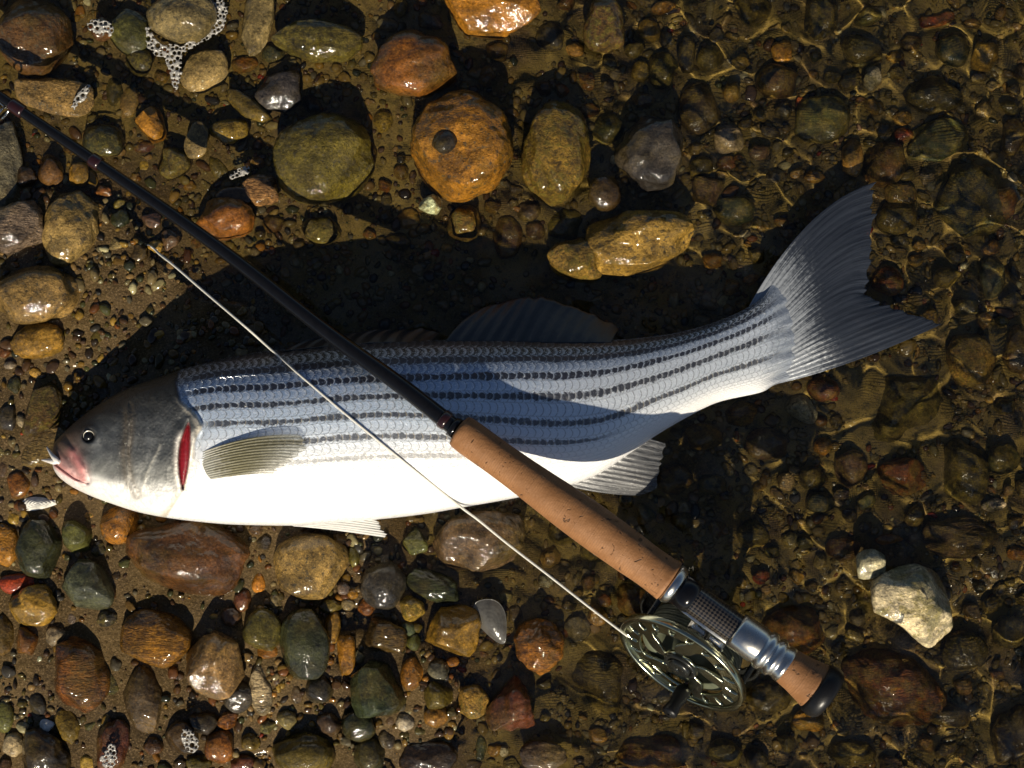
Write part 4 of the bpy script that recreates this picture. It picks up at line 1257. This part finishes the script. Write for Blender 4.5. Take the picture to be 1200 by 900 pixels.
# ------------------------------------------------------------------ the fly line
lp = [(736, 746, .050), (690, 711, .046), (640, 672, .040), (592, 635, .035), (560, 609, .033)]
for x in np.arange(545, 300, -14.0):
    y = float(np.interp(x, [290, 345, 400, 450, 500, 545], [385, 434, 481, 522, 562, 598]))
    lp.append((x, y, float(body_z(x, min(y, f_ven(x) - 4))) + .0012))
lp += [(290, 385, .058), (235, 338, .034), (200, 308, .016), (186, 297, .008), (180, 291, .0035), (173, 287, -.004)]
zz_ = np.array([p[2] for p in lp])
for _ in range(4):
    zs = np.convolve(np.pad(zz_, 1, 'edge'), [.25, .5, .25], 'valid')
    zz_ = np.maximum(zs, zz_ - .0003)
lp = [(p[0], p[1], float(z_)) for p, z_ in zip(lp, zz_)]
line = link('fly_line', tube_mesh('fly_line', [W(*p) for p in lp], [.00085] * len(lp), 10, 8), plain('line_white', (.62, .60, .54), .45, 0, .4, 900, .25))
tag(line, 'thin white fly line stretched from the reel across the fish', 'fishing line')
# ------------------------------------------------------------------ foam, shells
def mat_foam():
    m = Mat('foam')
    n = m.noise(900, 3, .7)
    m.set(Base_Color=m.mix(n.step(.4, .7) * .5, (.30, .285, .26), (.17, .16, .14)), Roughness=.25)
    m.bump(m.voro(800), .0006, .8)
    return m.m


foam_mat = mat_foam()


def foam(paths, z, label, seed, holes=1.0):
    """lacy raft of bubbles: a thin skin with round holes and swollen rims; paths: (polyline, half widths)"""
    r = np.random.default_rng(seed)
    allp = np.concatenate([np.array(p, float) for p, _ in paths])
    wmax = max(max(w) for _, w in paths)
    x0, y0 = allp.min(0) - wmax - 3; x1, y1 = allp.max(0) + wmax + 3
    st = .55
    gx_, gy_ = np.arange(x0, x1, st), np.arange(y0, y1, st)
    A, B = np.meshgrid(gx_, gy_)
    edge = np.full(A.shape, -99.0)
    for p, w in paths:
        d, t = dist_poly(A, B, p)
        edge = np.maximum(edge, np.interp(t, np.linspace(0, 1, len(w)), w) - d)
    edge += 1.6 * vnoise(A, B, 6, seed)
    hd = np.full(A.shape, 99.0)
    cs = []
    tries = int(len(gx_) * len(gy_) * .05 * holes)
    for _ in range(tries):
        hx_, hy_ = r.uniform(x0, x1), r.uniform(y0, y1); hr = r.choice([.9, 1.3, 1.8, 2.6], p=[.3, .35, .25, .1])
        if all((hx_ - a)**2 + (hy_ - b_)**2 > (hr + c_ + 1.1)**2 for a, b_, c_ in cs):
            cs.append((hx_, hy_, hr))
            hd = np.minimum(hd, np.hypot(A - hx_, B - hy_) - hr)
    s = np.minimum(edge, hd)
    zz = z + .0011 * np.sqrt(np.clip(s / 2.2, 0, 1)) + .0004 * vnoise(A, B, 3, seed + 1)
    f = grid_faces(len(gx_), len(gy_))
    f = f[(s.ravel()[f] > 0).all(1)][:, ::-1]
    used, inv = np.unique(f, return_inverse=True)
    v = Wn(A, B, zz).reshape(-1, 3)[used]
    f = inv.reshape(-1, 4)
    lo = v.copy(); lo[:, 2] -= .0007
    n = len(v)
    e = np.concatenate([f[:, [0, 1]], f[:, [1, 2]], f[:, [2, 3]], f[:, [3, 0]]])
    key = np.sort(e, 1); key = key[:, 0].astype(np.int64) * n + key[:, 1]
    _, iv, cnt = np.unique(key, return_inverse=True, return_counts=True)
    be = e[cnt[iv] == 1]
    walls = np.stack([be[:, 1], be[:, 0], be[:, 0] + n, be[:, 1] + n], -1)
    o = link('foam', mesh_np('foam', np.concatenate([v, lo]), np.concatenate([f, f[:, ::-1] + n, walls])), foam_mat)
    tag(o, label, 'foam')


foam([([(256, -5), (259, 15), (254, 32), (236, 44), (214, 58), (200, 62), (184, 58), (176, 46), (173, 34)], [7, 7.5, 8, 5, 5, 7, 8, 6.5, 3]), ([(203, 62), (205, 80), (206, 103)], [12, 9, 3])],
     .0045, 'white lacy foam round the foot of the beige granite stone', 5)
foam([([(110, 30), (124, 34)], [8, 9])], .0135, 'small patch of white foam on the brown pebble near the beige stone', 6)
foam([([(84, 127), (96, 112), (104, 102)], [3, 6, 2.5])], .008, 'strip of white foam along the flat tan stone', 7)
foam([([(219, 862), (225, 874)], [8, 9])], .0205, 'white foam patch on a dark brown stone beside grey and rust stones', 8)
foam([([(127, 890), (130, 876)], [11, 5])], .022, 'thin foam on the dark red long stone beside the yellow pebble', 9)
foam([([(272, 207), (288, 200)], [4, 6])], .004, 'small foam flecks on wet sand beside the olive stone', 10)


def shell(name, cx_, cy_, z, L, Wd, rot, hgt, mat, label, cat='shell', tilt=0.0, rib=.0004):
    """half shell: a ribbed cup"""
    nu, nv = 26, 44
    u = np.linspace(0, 1, nu)[:, None]; t = np.linspace(0, 2 * math.pi, nv, endpoint=False)[None]
    r_ = u * (1 + .05 * np.cos(t * 3 + 1))
    x = r_ * np.cos(t) * L / 2; y = r_ * np.sin(t) * Wd / 2 * (1 - .35 * np.cos(t) * u)
    zz = hgt * (1 - r_**2) + rib * np.sin(u * 34) + 0 * t
    c, s = math.cos(math.radians(rot)), math.sin(math.radians(rot))
    tl = math.radians(tilt)
    y2 = y * K * math.cos(tl) - zz * math.sin(tl); z2 = y * K * math.sin(tl) + zz * math.cos(tl)
    x = x * K
    v = np.stack([x * c - y2 * s, x * s + y2 * c, z2], -1).reshape(-1, 3)
    lo = v.copy(); lo[:, 2] -= .0009
    n = len(v)
    f = grid_faces(nv, nu, wrap=True)
    o_ = (nu - 1) * nv + np.arange(nv)
    walls = np.stack([o_, np.roll(o_, -1), np.roll(o_, -1) + n, o_ + n], -1)
    m_ = mesh_np(name, np.concatenate([v, lo]), np.concatenate([f, f[:, ::-1] + n, walls[:, ::-1]]))
    o = link(name, m_, mat)
    o.location = W(cx_, cy_, z)
    tag(o, label, cat)


sh_w = plain('shell_white', (.70, .68, .62), .3, 0, .5, 250, .35, .0004)
sh_d = plain('shell_dark', (.10, .10, .12), .25, 0, .5, 160, .3, .0004)
sh_g = plain('shell_grey', (.09, .085, .075), .2, 0, .6, 160, .4, .0004)
shell('shell', 46, 590, .006, 44, 15, 4, .0045, sh_w, 'white curved shell fragment on the sand below the snout')
shell('mussel_shell', 521, 217, -.002, 52, 14, -40, .004, sh_d, 'dark crescent mussel shell at the edge of the orange granite stone')
shell('mussel_shell', 577, 728, .004, 58, 34, -62, .006, sh_g, 'grey mussel shell with bright rim beside the square ochre stone', tilt=12, rib=.00006)
shell('shell', 55, 850, .008, 17, 15, 20, .003, sh_w, 'small white shell lying between yellow-brown and black stones')
shell('shell', 855, 163, -.012, 8, 6, 0, .002, sh_w, 'tiny white shell chip under water on a pale pebble')
